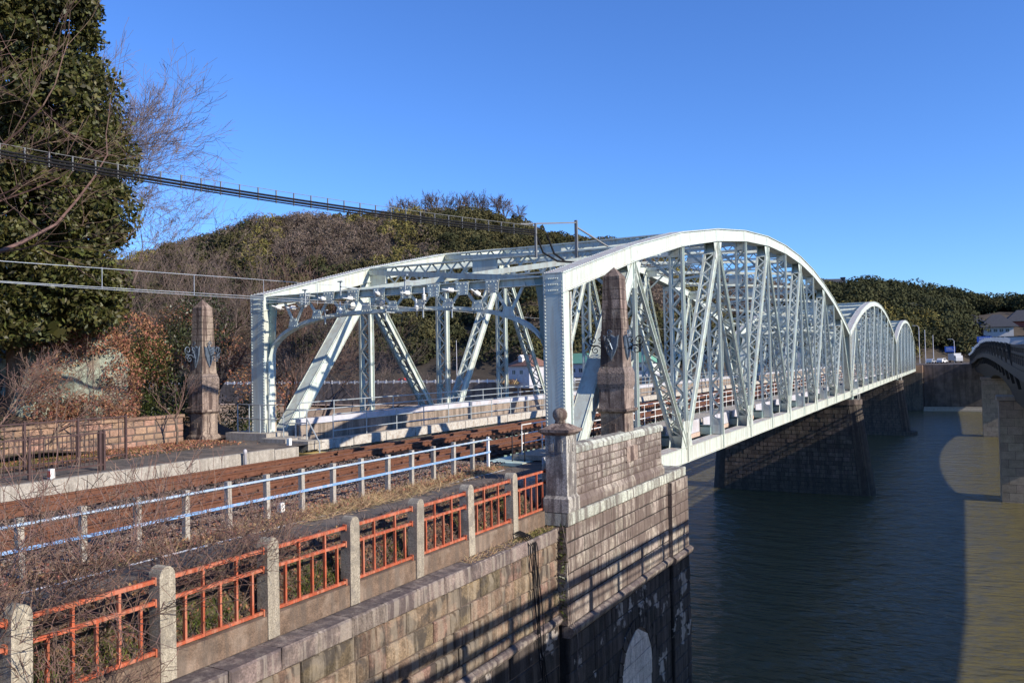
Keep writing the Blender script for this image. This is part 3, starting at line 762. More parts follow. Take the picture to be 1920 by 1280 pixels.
masonry(T, 1.20, -12, -2.88, -5.6, -2.51, .52, (.55,1.0), M['stone_black'], 6, name='lower_block', dmax=.02)

# abutment of the railway bridge
T = thing('stone_abutment', 'tall stone bridge abutment rising out of the river, pale above, blackened below', 'abutment', (0,0,0))
mb = MB(); mb.box(.46,1.46,-2.81,7.66,-11.2,.37); mb.build('mortar_core', M['mortar_dark'], T)
mb = MB(); mb.box(-13.4,.45,-2.5,7.6,-11.2,-.35); mb.build('inner_core', M['mortar_dark'], T)
# lichen coloured coping course of the ledge
y = -2.86
rng = random.Random(8)
while y < 7.7:
    yb = y+rng.uniform(.55,.8)
    if 7.7-yb < .4: yb = 7.7
    mb = MB(); block(mb, y, yb, .05, .40, .055, rng, .03, .95); mb.build('coping_stone', M['stone_green'], T, (1.49,0,0)); y = yb
for k in range(6):
    mb = MB(); mb.box(1.0,1.472,-2.872,-2.83,.045-.43*(k+1)+.008,.045-.43*k-.008); mb.build('end_block', M['stone'], T)
masonry(T, 1.475, -2.86, 5.72, -2.55, .045, .43, (.42,.72), M['stone'], 9, dmax=.014)
masonry(T, 1.60, 5.72, 7.72, -2.55, .045, .43, (.42,.62), M['stone'], 10, name='corner_block', dmax=.014)
mb = MB(); mb.box(1.3,1.575,5.74,7.69,-11.2,.03); mb.build('corner_core', M['mortar_dark'], T)
rng = random.Random(12); z = .04
while z > -2.6:                                             # end and shoulder faces of the corner pier
    zb = z-.43
    for a, b in ((.5,.95),(.95,1.6)):
        mb = MB(); mb.box(a+.006,b-.006,7.68,7.735,max(zb,-2.55)+.008,z-.008); mb.build('end_block', M['stone'], T)
    mb = MB(); mb.box(1.46,1.615,5.712,5.735,max(zb,-2.55)+.008,z-.008); mb.build('shoulder_block', M['stone'], T)
    z = zb
for a, b, x in ((-2.86,5.72,1.49),(5.70,7.80,1.615)):
    y = a
    while y < b-.05:
        yb = min(y+1.05, b); yb = b if b-yb < .4 else yb
        mb = MB(); mb.extr([(x-.2,-2.86),(x+.02,-2.86),(x+.10,-2.76),(x+.13,-2.68),(x+.13,-2.62),(x+.02,-2.552),(x-.2,-2.552)], 1, y+.005, yb-.005)
        mb.build('cornice_stone', M['stone_cap'], T); y = yb
AY, AR, AZ = 2.25, 1.38, -5.45                             # arch-shaped patch of sunlight on the wall, painted as paler stone
def in_sunpatch(y0, y1, z0, z1):
    yc, zc = (y0+y1)/2, (z0+z1)/2
    return abs(yc-AY) < AR+.22 and (zc < AZ or math.hypot(yc-AY, zc-AZ) < AR+.25)
masonry(T, 1.475, -2.86, 5.72, -11.0, -2.87, .5, (.5,.95), M['stone_black'], 13, name='lower_block', dmax=.02, skip=in_sunpatch)
masonry(T, 1.60, 5.72, 7.74, -11.0, -2.87, .5, (.5,.95), M['stone_black'], 14, name='lower_corner_block', dmax=.02)
mb = MB()
for k in range(13):                                        # added stone rim round the painted sun patch
    t0, t1 = math.pi*k/13+.015, math.pi*(k+1)/13-.015
    m2 = MB(); r0, r1 = AR, AR+.36
    m2.extr([(AY+r0*math.cos(t0),AZ+r0*math.sin(t0)),(AY+r1*math.cos(t0),AZ+r1*math.sin(t0)),(AY+r1*math.cos(t1),AZ+r1*math.sin(t1)),(AY+r0*math.cos(t1),AZ+r0*math.sin(t1))], 0, 1.3, 1.505)
    m2.build('sunpatch_rim_block', M['stone_black'], T)
for s in (-1, 1):
    for k in range(7):
        m2 = MB(); ya, yb = sorted((AY+s*AR, AY+s*(AR+.36))); m2.box(1.3,1.505,ya,yb,AZ-.8*(k+1)+.012,AZ-.8*k-.012); m2.build('sunpatch_side_block', M['stone_black'], T)  # added straight sides of the sun patch rim
pol = [(AY+AR*math.cos(math.pi*k/24), AZ+AR*math.sin(math.pi*k/24)) for k in range(25)]+[(AY-AR,-11),(AY+AR,-11)]
mb.extr(pol, 0, 1.2, 1.466); mb.build('sunpatch_bed', M['mortar'], T)  # backing behind the painted sun patch
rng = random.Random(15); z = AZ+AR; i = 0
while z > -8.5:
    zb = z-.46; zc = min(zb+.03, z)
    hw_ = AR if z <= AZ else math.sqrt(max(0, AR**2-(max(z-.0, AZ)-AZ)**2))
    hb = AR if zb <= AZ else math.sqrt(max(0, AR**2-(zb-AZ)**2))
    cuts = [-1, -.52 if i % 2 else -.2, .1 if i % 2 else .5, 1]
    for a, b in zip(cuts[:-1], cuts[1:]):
        m2 = MB(); m2.extr([(AY+a*hb+.008,zb+.008),(AY+b*hb-.008,zb+.008),(AY+b*max(hw_,.05)-.008,z-.008),(AY+a*max(hw_,.05)+.008,z-.008)], 0, 1.44, 1.479+rng.uniform(0,.012)); m2.build('sunpatch_block', M['stone_sunpatch'], T)  # paler blocks paint the sunlight falling on the dark wall
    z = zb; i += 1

# parapet above the ledge
T = thing('stone_parapet', 'low grey stone parapet with greenish coping beside the near obelisk', 'parapet wall', (0,0,0))
mb = MB(); mb.box(1.02,1.38,-2.1,5.2,.40,1.9); mb.build('mortar_core', M['mortar'], T)
rng = random.Random(21)
y = -2.14
while y < 5.3:
    yb = y+1.0; yb = 5.42 if 5.42-yb < .5 else yb
    mb = MB(); mb.extr([(.95,.412),(1.47,.412),(1.47,.58),(1.44,.64),(1.40,.74),(.95,.74)], 1, y+.005, min(yb,5.42)-.005); mb.build('plinth_stone', M['stone'], T)
    mb = MB(); mb.extr([(.97,1.905),(1.44,1.905),(1.45,2.04),(1.38,2.13),(1.2,2.17),(1.03,2.13),(.97,2.04)], 1, y+.004, min(yb,5.42)-.004); mb.build('coping_stone', M['stone_green'], T)
    y = yb
masonry(T, 1.40, -2.12, 5.3, .745, 1.90, .232, (.30,.50), M['stone'], 22, dmax=.010)
z = 1.9
for k in range(5):
    mb = MB(); mb.box(1.0,1.40,5.2,5.325,z-.23+.006,z-.006); mb.build('end_block', M['stone'], T); z -= .23

# pillar with ball finial
T = thing('stone_pillar', 'square granite pillar topped by a stone ball at the end of the parapet', 'pillar', (1.175,-2.48,0))
mb = MB(); mb.box(-.37,.37,-.37,.37,.41,.76); mb.frustum(0,0,.762,.84,.365,.365,.315,.315); mb.build('base', M['granite'], T)
mb = MB(); mb.box(-.31,.31,-.31,.31,.842,2.44); mb.box(-.315,.315,-.315,.315,2.20,2.43); mb.build('shaft', M['granite'], T)
mb = MB()
for a, b in ((-.2,-.06),(.06,.2)):
    mb.box(.312,.33,a,b,2.0,2.34); mb.box(a,b,-.33,-.312,2.0,2.34)
mb.build('ornament', M['granite'], T)
mb = MB(); mb.frustum(0,0,2.442,2.52,.34,.34,.43,.43); mb.box(-.45,.45,-.45,.45,2.522,2.60); mb.frustum(0,0,2.602,2.74,.40,.40,.17,.17); mb.build('cap', M['obel_dark'], T)
mb = MB(); mb.lathe([(.12,2.73),(.15,2.77),(.13,2.82),(.17,2.86),(.2,2.93),(.2,3.02),(.17,3.09),(.1,3.14),(.02,3.155)], n=16); mb.build('ball_finial', M['obel_dark'], T, smooth=True)

# ------------------------------------------------------------------ the two obelisks
def spiral(c, r0, turns, a0, sgn, ax, n=18):
    pts = []
    for i in range(n+1):
        t = i/n; r = r0*(1-.75*t); a = a0+sgn*turns*2*math.pi*t
        pts.append(Vector(c)+Vector(ax)*(r*math.cos(a))+Vector((0,0,1))*(r*math.sin(a)))
    return pts
def obelisk(label, loc, ztop, m, iron):
    T = thing('obelisk', label, 'obelisk', loc, 'obelisks at the bridge head'); zb = loc[2]
    L = lambda z: z-zb
    mb = MB(); mb.frustum(0,0,-.3,.16,.50,.50,.50,.50); mb.frustum(0,0,.162,.24,.48,.48,.42,.42); mb.build('base', M[m], T)
    mb = MB(); mb.box(-.40,.40,-.40,.40,.24,L(2.72))
    for s in (-1, 1): mb.box(.402*s-.02,.402*s+.02,-.11,.11,.5,L(2.4)); mb.box(-.11,.11,.402*s-.02,.402*s+.02,.5,L(2.4))
    mb.build('pedestal', M[m], T)
    mb = MB(); mb.frustum(0,0,L(2.721),L(2.80),.42,.42,.53,.53); mb.box(-.53,.53,-.53,.53,L(2.801),L(2.87)); mb.build('moulding', M[m], T)
    mb = MB(); mb.frustum(0,0,L(2.871),L(3.50),.435,.435,.425,.425); mb.build('block', M[m], T)
    mb = MB(); mb.frustum(0,0,L(3.502),L(3.66),.425,.425,.465,.465); mb.frustum(0,0,L(3.661),L(4.0),.465,.465,.462,.462); mb.frustum(0,0,L(4.001),L(4.19),.462,.462,.405,.405); mb.build('rusticated_block', M['rustic'], T)
    zs = [4.192,5.40]+[5.40+(ztop-.40-5.40)*k/5 for k in range(1,6)]
    hwid = lambda z: .385+(.275-.385)*(z-4.19)/(ztop-.4-4.19)
    for a, b in zip(zs[:-1], zs[1:]):
        halves = [(a, (a+b)/2), ((a+b)/2, b)] if b-a > 1 else [(a, b)]
        for c, d in halves:
            o = MB(); o.frustum(0,0,L(c)+.004,L(d)-.010,hwid(c)+.004,hwid(c)+.004,hwid(d)+.004,hwid(d)+.004); o.build('course', M[m], T)
    mb = MB(); mb.frustum(0,0,L(4.2),L(ztop-.41),.37,.37,.262,.262); mb.build('core', M['mortar_dark'], T)
    mb = MB(); mb.frustum(0,0,L(ztop-.40),L(ztop-.31),.28,.28,.285,.285); mb.frustum(0,0,L(ztop-.309),L(ztop),.285,.285,.01,.01); mb.build('tip', M[m], T)
    # shields and scrolled lamp brackets on every side
    for ax, pl in (((0,-1,0),(1,0,0)),((1,0,0),(0,1,0)),((0,1,0),(1,0,0)),((-1,0,0),(0,1,0))):
        ax = Vector(ax); pl = Vector(pl); d = .40; z0 = L(4.86)
        b = thing if False else None
        mb = MB(); pol = [(-.27,.36),(-.15,.30),(0,.38),(.15,.30),(.27,.36),(.22,0),(.13,-.24),(0,-.46),(-.13,-.24),(-.22,0)]
        vs = [ax*(d-.02)+pl*u+Vector((0,0,z0+v)) for u, v in pol]+[ax*(d+.03)+pl*u*.92+Vector((0,0,z0+v*.92)) for u, v in pol]; n = len(pol)
        mb.add(vs, [list(range(n)), list(range(n, 2*n))]+[(i,(i+1) % n,n+(i+1) % n,n+i) for i in range(n)])
        sh = mb.build('shield', M['ironblue'], T)
        mb = MB()
        mb.tube([ax*(d+.03)+Vector((0,0,z0-.1)), ax*(d+.2)+Vector((0,0,z0+.02)), ax*(d+.42)+Vector((0,0,z0+.05))], .022, 6)
        mb.tube(spiral(ax*(d+.40)+Vector((0,0,z0+.2)), .17, 1.3, -1.57, 1, ax), .018, 5)
        mb.tube(spiral(ax*(d+.30)+Vector((0,0,z0-.12)), .13, 1.2, 1.57, -1, ax), .016, 5)
        mb.tube(spiral(ax*(d+.12)+Vector((0,0,z0+.22)), .12, 1.2, -1.0, -1, ax), .016, 5)
        mb.tube(spiral(ax*(d+.46)+Vector((0,0,z0-.02)), .09, 1.2, 1.57, 1, ax), .014, 5)
        mb.build('lamp_bracket', M[iron], sh, recalc=False)
        mb = MB()
        mb.tube([ax*(d+.05)+pl*-.06+Vector((0,0,z0+.42)), ax*(d+.06)+pl*-.12+Vector((0,0,z0+.3)), ax*(d+.06)+pl*-.02+Vector((0,0,z0+.1)), ax*(d+.06)+pl*.06+Vector((0,0,z0-.1)), ax*(d+.05)+pl*.02+Vector((0,0,z0-.36))], [.015,.022,.028,.022,.012], 6)
        mb.tube(spiral(ax*(d+.05)+pl*-.03+Vector((0,0,z0+.43)), .09, 1.1, 0, 1, pl), .02, 5)
        mb.build('ornament', M['ironblue'], sh, recalc=False)
    return T
obelisk('near stone obelisk behind the parapet, in front of the right truss', (.93,2.35,1.5), 7.41, 'obel_dark', 'iron')
_o = obelisk('far brown stone obelisk standing beside the left portal post', (-14.05,-1.15,1.72), 6.95, 'obel_dark', 'ironblue'); _o.scale = (.86,.86,1)

# ------------------------------------------------------------------ orange railing with rounded concrete posts
T = thing('railing_fence', 'orange bar railing between round-topped concrete posts on the stone wall', 'fence', (.75,0,0))
PY = [-2.42,-4.50,-6.60,-8.68,-10.75,-12.78,-14.80,-16.86,-18.9,-20.95]
pm = MB(); prof = [(-.115,-.35),(.115,-.35)]
pol = [(.13,.05),(.13,1.49)]+[(.13*math.cos(t),1.50+.15*math.sin(t)) for t in np.linspace(0,math.pi,9)]+[(-.13,1.49),(-.13,.05)]
pm.extr([(a,b) for a, b in pol], 0, -.115, .115); pme = pm.mesh('post', M['postconc'])
hs_ = MB(); hs_.box(-.025,.025,-.03,.03,-.03,.05)
for y in PY:
    o = ob('post', pme, T, (R.uniform(-.012,.012), y, 0)); o.rotation_euler = (R.uniform(-.012,.012), R.uniform(-.012,.012), R.uniform(-.03,.03))
for i in range(len(PY)-1):
    y1, y0 = PY[i]-.125, PY[i+1]+.125; L = y1-y0
    mb = MB(); mb.box(-.09,.09,y0+.006,y1-.006,.04,.42); mb.build('curb', M['curbconc'], T)
    tilt = R.uniform(-.02,.02)
    mb = MB()
    for z, h in ((1.46,.055),(1.16,.05),(.475,.05)):
        mb.box(-.028,.028,y0-.03,y1+.03,z-h/2,z+h/2)
        for yy in (y0+.02, y1-.02): mb.box(-.04,.04,yy-.015,yy+.015,z-.055,z+.055)
    pn = mb.build('railing_panel', M['orange'], T, (0,0,0))
    for k in range(5):
        yy = y0+L*(k+.75)/5.5; top = 1.46 if k % 2 else 1.16
        b = MB(); b.box(-.024,.024,yy-.019,yy+.019,.498,top-.025); b.build('bar', M['orange'], pn)

# ------------------------------------------------------------------ blue railed fence beside the track
T = thing('blue_fence', 'low fence of square concrete posts with blue steel rails beside the track', 'fence', (-2.0,0,0))
pm = MB(); pm.box(-.05,.05,-.05,.05,0,1.0); pme = pm.mesh('post', M['concrete'])
BY = [-1.85-1.025*i for i in range(17)]
for i, y in enumerate(BY):
    h = 1.0
    o = ob('post', pme, T, (0, y, 1.17+R.uniform(-.02,.02))); o.rotation_euler = (R.uniform(-.015,.015), R.uniform(-.015,.015), 0)
mb = MB(); mb.box(-.035,.035,-.95,-.88,1.15,2.16); mb.build('end_post', M['white'], T)
mb = MB(); mb.box(.052,.09,-18.6,-.86,2.07,2.105); mb.build('rail', M['bluetop'], T)
mb = MB(); mb.box(.052,.062,-18.6,-.86,1.675,1.73); mb.build('rail', M['blue'], T)

# ------------------------------------------------------------------ ground beside the track
def sheet(name, pts, y0, y1, m, kind='structure', wob=0, nx=1, step=1.0):
    V = []; F = []; ys = np.arange(y0, y1+1e-6, step); xs = []
    for a, b in zip(pts[:-1], pts[1:]):
        for k in range(nx): t = k/nx; xs.append((a[0]+(b[0]-a[0])*t, a[1]+(b[1]-a[1])*t))
    xs.append(pts[-1])
    for y in ys:
        for x, z in xs: V.append((float(x), float(y), z+(R.uniform(-wob,wob) if wob else 0)))
    n = len(xs)
    for j in range(len(ys)-1):
        for i in range(n-1): F.append((j*n+i,j*n+i+1,(j+1)*n+i+1,(j+1)*n+i))
    me = bpy.data.meshes.new(name); me.from_pydata(V, [], F); me.materials.append(m); me.polygons.foreach_set('use_smooth', [True]*len(F))
    return tag(ob(name, me), kind=kind)
sheet('track_bed', [(-9.02,1.22),(-6.3,1.2),(-2.6,1.2),(-2.2,1.21)], -62, .4, M['ballast'], wob=.02, nx=12, step=.4)
sheet('verge', [(-2.2,1.22),(-1.9,1.19),(-1.55,1.172)], -62, -.2, M['soil'], wob=.012, nx=4, step=.3)
sheet('path', [(-1.56,1.18),(-.3,1.19)], -62, 5.0, M['asphalt'], nx=2)
sheet('bank_slope', [(-.3,1.18),(.1,.85),(.45,.5),(.70,.38)], -62, -.2, M['soil'], wob=.03, nx=4, step=.3)
mb = MB(); mb.box(-13.6,.6,-62,-2.6,-10.8,.3); tag(mb.build('embankment', M['mortar_dark']), kind='structure')
mb = MB(); mb.box(-1.5,.45,-2.6,5.0,-.3,1.17); tag(mb.build('path_base', M['concrete']), kind='structure')
rng = random.Random(31); T = thing('path_marking', 'worn white edge line on the asphalt path', 'road marking', (0,0,0))
y = -18
while y < -2:
    l = rng.uniform(.5,1.6); mb = MB(); x = -1.42+rng.uniform(-.01,.01)
    vs = []; n = 6
    for k in range(n+1): vs += [(x-.045+rng.uniform(-.012,.012), y+l*k/n, 1.1925),(x+.045+rng.uniform(-.012,.012), y+l*k/n, 1.1925)]
    mb.add(vs, [(2*k,2*k+1,2*k+3,2*k+2) for k in range(n)]); mb.build('line_piece', M['white'], T, recalc=False); y += l+rng.uniform(.05,.4)
# left side: kerb, asphalt platform, leaf litter
sheet('platform', [(-13.2,1.74),(-9.17,1.705)], -62, .2, M['asphalt'], nx=4)
T = thing('concrete_kerb', 'pale concrete kerb between the far track and the leaf-strewn path', 'kerb', (0,0,0))
km = MB(); km.extr([(-9.18,1.1),(-8.98,1.1),(-9.0,1.73),(-9.17,1.73)], 1, -.54, .54); kme = km.mesh('kerb_block', M['concrete'])
for i in range(24): ob('kerb_block', kme, T, (0, -3.25-1.095*i, R.uniform(-.006,.006)))
mb = MB(); mb.extr([(-9.16,1.1),(-8.97,1.1),(-8.98,1.70),(-9.15,1.70)], 1, -2.70, -1.6); mb.build('kerb_block', M['concrete'], T)
# low brown block wall at the left
T = thing('block_wall', 'low brown block wall under the leafless shrubs left of the obelisk', 'wall', (-14.0,0,0))
mb = MB(); mb.box(-.3,.0,-12.0,-2.15,1.5,2.66); mb.build('mortar_core', M['mortar'], T)
masonry(T, .01, -9.0, -2.1, 1.72, 2.66, .235, (.38,.5), M['brickwall'], 41, name='wall_block', dmax=.008)
y = -9.0
while y < -2.2: mb = MB(); mb.box(-.34,.06,y+.005,min(y+.9,-2.08)-.005,2.665,2.76); mb.build('coping', M['brickwall'], T); y += .9
# concrete plinth, steps and screen by the left portal post
T = thing('concrete_plinth', 'stepped concrete plinth at the foot of the left portal post', 'plinth', (0,0,0))
mb = MB(); mb.box(-13.35,-11.3,-.75,.35,1.45,2.0); mb.build('block', M['concrete'], T)
mb = MB(); mb.box(-11.29,-10.1,-1.05,.1,1.4,1.86); mb.build('step', M['concrete'], T)
mb = MB(); mb.extr([(-12.5,.2),(-11.45,.2),(-11.62,2.0),(-12.45,2.0)], 1, .36, 1.0); mb.build('pedestal', M['concrete'], T)
mb = MB(); mb.box(-10.09,-9.2,-.9,-.2,1.5,1.80); mb.build('step', M['concrete'], T)
T = thing('pipe_barrier', 'galvanised pipe barrier between the far obelisk and the portal post', 'barrier', (0,0,0))
for x, y in ((-13.3,-.2),(-12.55,-.35),(-11.85,-.5),(-11.45,-.45)):
    mb = MB(); mb.tube([(x,y,2.0),(x,y,3.02)], .022, 6); mb.build('post', M['galv'], T)
for z in (2.5, 3.02):
    mb = MB(); mb.tube([(-13.3,-.2,z),(-12.55,-.35,z),(-11.85,-.5,z),(-11.45,-.45,z),(-11.1,-.42,z)], .02, 6); mb.build('pipe', M['galv'], T)
T = thing('pipe_gate', 'bent pipe handrail with a slanting brace at the footway entrance', 'handrail', (0,0,0))
for pts in ([(-10.9,-.3,1.8),(-10.9,-.3,2.7),(-10.75,-.3,2.85),(-9.75,-.35,2.87),(-9.75,-.35,1.6)],[(-9.75,-.35,2.55),(-8.95,-.6,1.75),(-8.95,-.6,1.35)],[(-10.9,-.3,2.35),(-9.75,-.35,2.38)],[(-10.3,-.32,1.7),(-10.3,-.32,2.36)]):
    mb = MB(); mb.tube(pts, .024, 6); mb.build('pipe', M['galv'], T)
mb = MB(); mb.box(-9.6,-8.75,-.95,-.25,1.33,1.39); tag(mb.build('wooden_step', M['yellow']), 'yellowish plank step beside the far track at the footway', 'step')
# deck plate, dark box and black pipe rail beside the pillar
mb = MB(); mb.box(-3.0,-1.58,.5,4.2,1.10,1.20); tag(mb.build('deck_plate', M['mintplate']), 'mint painted steel deck plate beside the near track', 'deck plate')
mb = MB(); mb.box(-1.2,-.15,2.2,2.9,1.19,1.62); mb.box(-1.23,-.12,2.17,2.93,1.622,1.66); tag(mb.build('cable_box', M['black']), 'low black box on the asphalt behind the granite pillar', 'box')
T = thing('pipe_railing', 'thin black pipe railing behind the granite pillar', 'railing', (0,0,0))
for (x, y) in ((-2.15,.9),(-1.75,1.0),(-.95,2.1),(-.45,2.1),(.2,2.1)):
    mb = MB(); mb.tube([(x,y,1.18),(x,y,2.45 if x > -1.2 else 2.2)], .02, 6); mb.build('post', M['iron'], T)
for a, b, z in (((-2.15,.9),(-1.75,1.0),2.2),((-.95,2.1),(1.0,2.1),2.45),((-.95,2.1),(1.0,2.1),1.85)):
    mb = MB(); mb.tube([(*a,z),(*b,z)], .018, 6); mb.build('pipe', M['iron'], T)
# brown picket fence at the left edge
T = thing('picket_fence', 'brown metal picket fence at the left edge beside the kerb', 'fence', (0,0,0))
def picket(x0, y0, x1, y1, z0, z1, n, posts):
    for z in (z0+.12, z1): mb = MB(); mb.beam((x0,y0,z),(x1,y1,z), .04, .035, (0,0,1)); mb.build('rail', M['brownmetal'], T)
    me = MB(); me.box(-.008,.008,-.008,.008,z0+.12,z1); me = me.mesh('bar', M['brownmetal'])
    for k in range(n): t = (k+.5)/n; ob('bar', me, T, (x0+(x1-x0)*t, y0+(y1-y0)*t, 0))
    me = MB(); me.box(-.03,.03,-.03,.03,z0-.1,z1+.06); me = me.mesh('post', M['brownmetal'])
    for t in posts: ob('post', me, T, (x0+(x1-x0)*t, y0+(y1-y0)*t, 0))
picket(-9.70, -8.3, -9.70, -14.5, 1.74, 2.72, 50, (0,.02,.33,.66,1))
picket(-11.5, -6.3, -11.5, -14.0, 1.75, 3.0, 16, (0,.2,.4,.6,.8,1))
# small white markers
for x, y, z, lb in ((-9.35,-10.0,1.72,'small white marker post on the kerb by the picket fence'), (-2.35,-9.3,1.22,'small white marker block behind the blue railed fence'), (-9.5,-1.5,1.72,'small white marker block at the foot of the portal plinth')):
    T = thing('marker_post', lb, 'marker', (x,y,z)); mb = MB(); mb.box(-.06,.06,-.06,.06,0,.24); mb.build('block', M['white'], T)
    mb = MB(); mb.box(-.055,.055,-.065,-.061,.04,.2); mb.build('face', M['redp'] if 'kerb by' in lb else M['signpale'], T)
T = thing('kerb_bollard', 'short grey round-topped marker beside the kerb', 'marker', (-8.85,-4.1,1.25)); mb = MB(); mb.lathe([(.05,0),(.05,.5),(.065,.52),(.06,.58),(.03,.62)], n=10); mb.build('shaft', M['fascia'], T, smooth=True)
T = thing('cable_trough', 'pale wooden board lying between the tracks', 'board', (-5.4,-12.7,1.3)); mb = MB(); mb.box(-.1,.1,-.75,.75,0,.08); o = mb.build('board', M['kerb'], T); 
# ------------------------------------------------------------------ river piers of the railway bridge
def stadium(x0, x1, hy, n=8):
    pts = [(x1+hy*math.cos(t)*.9, hy*math.sin(t)) for t in np.linspace(-math.pi/2, math.pi/2, n)]
    return pts+[(x0+hy*math.cos(t)*.9, hy*math.sin(t)) for t in np.linspace(math.pi/2, 3*math.pi/2, n)]
def pier(label, y, parts, footing=False):
    T = thing('river_pier', label, 'bridge pier', (0,y,0), 'stone piers of the railway bridge')
    def ring(z):
        t = (z+.3)/-10.7; return stadium(-12.9-.55*t+.0, .05+1.0*t, 1.25+.42*t)
    mb = MB(); a, b = ring(-11.5), ring(-.86); n = len(a)
    mb.add([(u,v,-11.5) for u, v in a]+[(u,v,-.86) for u, v in b], [list(range(n)), list(range(n,2*n))]+[(i,(i+1) % n,n+(i+1) % n,n+i) for i in range(n)])
    mb.build('core', M['piergap'], T)
    mb = MB(); c = stadium(-12.95,.12,1.36); mb.add([(u,v,-.85) for u, v in c]+[(u,v,-.30) for u, v in c], [list(range(n)), list(range(n,2*n))]+[(i,(i+1) % n,n+(i+1) % n,n+i) for i in range(n)])
    mb.build('cap', M['pierstone'], T)
    rng = random.Random(int(y)); cnt = 0; ex = MB(); z = -.87; row = 0
    while z > -10.9:
        zb = z-.46
        r1, r0 = ring(z), ring(zb)
        xa, xb = -12.9-.5*((z+.3)/-10.7), .05+1.0*((z+.3)/-10.7)
        hy0, hy1 = 1.25+.42*((zb+.3)/-10.7), 1.25+.42*((z+.3)/-10.7)
        x = xa-(.4 if row % 2 else 0)
        while x < xb:
            l = rng.uniform(.72,.92); d = rng.uniform(.0,.035); u0, u1 = max(x,xa)+.012, min(x+l,xb)-.012
            if u1-u0 > .1:
                vs = [(u0,-hy0+.1,zb+.012),(u1,-hy0+.1,zb+.012),(u1,-hy1+.1,z-.012),(u0,-hy1+.1,z-.012),(u0+.02,-hy0-.02-d,zb+.03),(u1-.02,-hy0-.02-d,zb+.03),(u1-.02,-hy1-.02-d,z-.03),(u0+.02,-hy1-.02-d,z-.03)]
                fs = [(4,5,6,7),(0,1,5,4),(1,2,6,5),(2,3,7,6),(3,0,4,7)]
                if cnt < parts: o = MB(); o.add(vs, fs); o.build('stone_block', M['pierstone'], T, recalc=False); cnt += 1
                else: ex.add(vs, fs)
            x += l
        # rounded nose course, in blocks round the curve
        m_ = 5
        for k in range(m_):
            t0, t1 = -math.pi/2+math.pi*k/m_+.015, -math.pi/2+math.pi*(k+1)/m_-.015; xc0 = .05+1.0*((zb+.3)/-10.7); xc1 = xb
            q = lambda t, hy, xc, e: (xc+(hy+e)*.9*math.cos(t), (hy+e)*math.sin(t))
            vs = []; 
            for e in (-.08, .02):
                for t, hy, xc, zz in ((t0,hy0,xc0,zb+.012),(t1,hy0,xc0,zb+.012),(t1,hy1,xc1,z-.012),(t0,hy1,xc1,z-.012)):
                    a_, b_ = q(t,hy,xc,e); vs.append((a_,b_,zz))
            ex.add(vs, [(4,5,6,7),(0,1,5,4),(1,2,6,5),(2,3,7,6),(3,0,4,7)])
        z = zb; row += 1
    tag(ex.build('stone_blocks', M['pierstone'], T), kind='stuff')
    for x in (0, -W_):
        mb = MB(); mb.box(x-.4,x+.4,-.9,.9,-.30,-.03); mb.build('bearing', M['teal'], T)
    if footing:
        mb = MB(); c = stadium(-13.8,1.5,2.2); mb.add([(u,v,-11.6) for u, v in c]+[(u,v,-9.75) for u, v in c], [list(range(n)), list(range(n,2*n))]+[(i,(i+1) % n,n+(i+1) % n,n+i) for i in range(n)]); mb.build('footing', M['pierstone'], T)
    mb = MB()
    mb.tube([(1.0,-.9,-.3),(1.0,-.9,.9)], .03, 5); mb.tube([(1.0,.9,-.3),(1.0,.9,.9)], .03, 5); mb.tube([(1.0,-.9,.9),(1.0,.9,.9)], .03, 5); mb.tube([(1.0,-.9,.35),(1.0,.9,.35)], .03, 5); mb.tube([(.2,-.9,.35),(1.0,-.9,.35)], .03, 5)
    mb.build('inspection_railing', M['white'], T)
pier('nearer blackened stone pier under the first joint of the trusses', SPAN+GAP/2, 298)
pier('farther dark stone pier with a footing at the waterline', 2*SPAN+1.5*GAP, 0, True)
T = thing('far_abutment', 'dark stone abutment where the railway bridge meets the opposite bank', 'abutment', (0,YEND,0))
mb = MB(); mb.box(-14,1.8,.2,8,-11.5,-.45); mb.build('body', M['pierstone'], T)
rng = random.Random(77)
for k in range(12):
    for j in range(5):
        m2 = MB(); m2.box(1.75-.012,1.86+rng.uniform(0,.03),.3+j*1.5,.3+j*1.5+1.46,-.5-(k+1)*.8+.03,-.5-k*.8-.03); m2.build('stone_block', M['pierstone'], T)
mb = MB(); mb.box(-1.2,1.9,.6,7.5,-.44,1.5); mb.build('parapet', M['brickwall'], T)

# ------------------------------------------------------------------ the road bridge on the right (the photograph is taken from its edge)
def XL(y): return float(np.interp(y, [-80,-30,-14,8,30,70,150,200,260], [11.15,11.15,11.6,13.3,14.0,14.1,14.1,13.6,12.5]))
def ZR(y): return float(np.interp(y, [-80,-22,10,40,60,80,110,140,175,200,235], [3.6,4.05,4.5,4.9,5.25,5.6,5.95,6.0,5.45,4.5,3.6]))
def ZB(y):   # soffit
    yy = y % 73.5; mid = 1-abs(yy-36.75)/36.75
    t = min(1, max(0, (y-74)/74)); return -.35+(1.55*math.sin(math.pi*t)**.6 if 0 < t < 1 else 0)
T = thing('road_bridge', 'dark road bridge with slanting railing posts and stone piers at the right edge', 'bridge', (0,0,0))
ys = np.arange(-62, 236, 2.0)
def loft(secs, name, m):
    mb = MB(); n = len(secs[0]); o = 0
    for s_ in secs: mb.v += s_
    for i in range(len(secs)-1):
        for k in range(n): a = i*n+k; b = i*n+(k+1) % n; mb.f.append([a,b,b+n,a+n]); mb.m.append(0)
    mb.f.append(list(range(n))); mb.m.append(0); e = (len(secs)-1)*n; mb.f.append([e+k for k in range(n)]); mb.m.append(0)
    return mb.build(name, m, T)
DW = 16.5
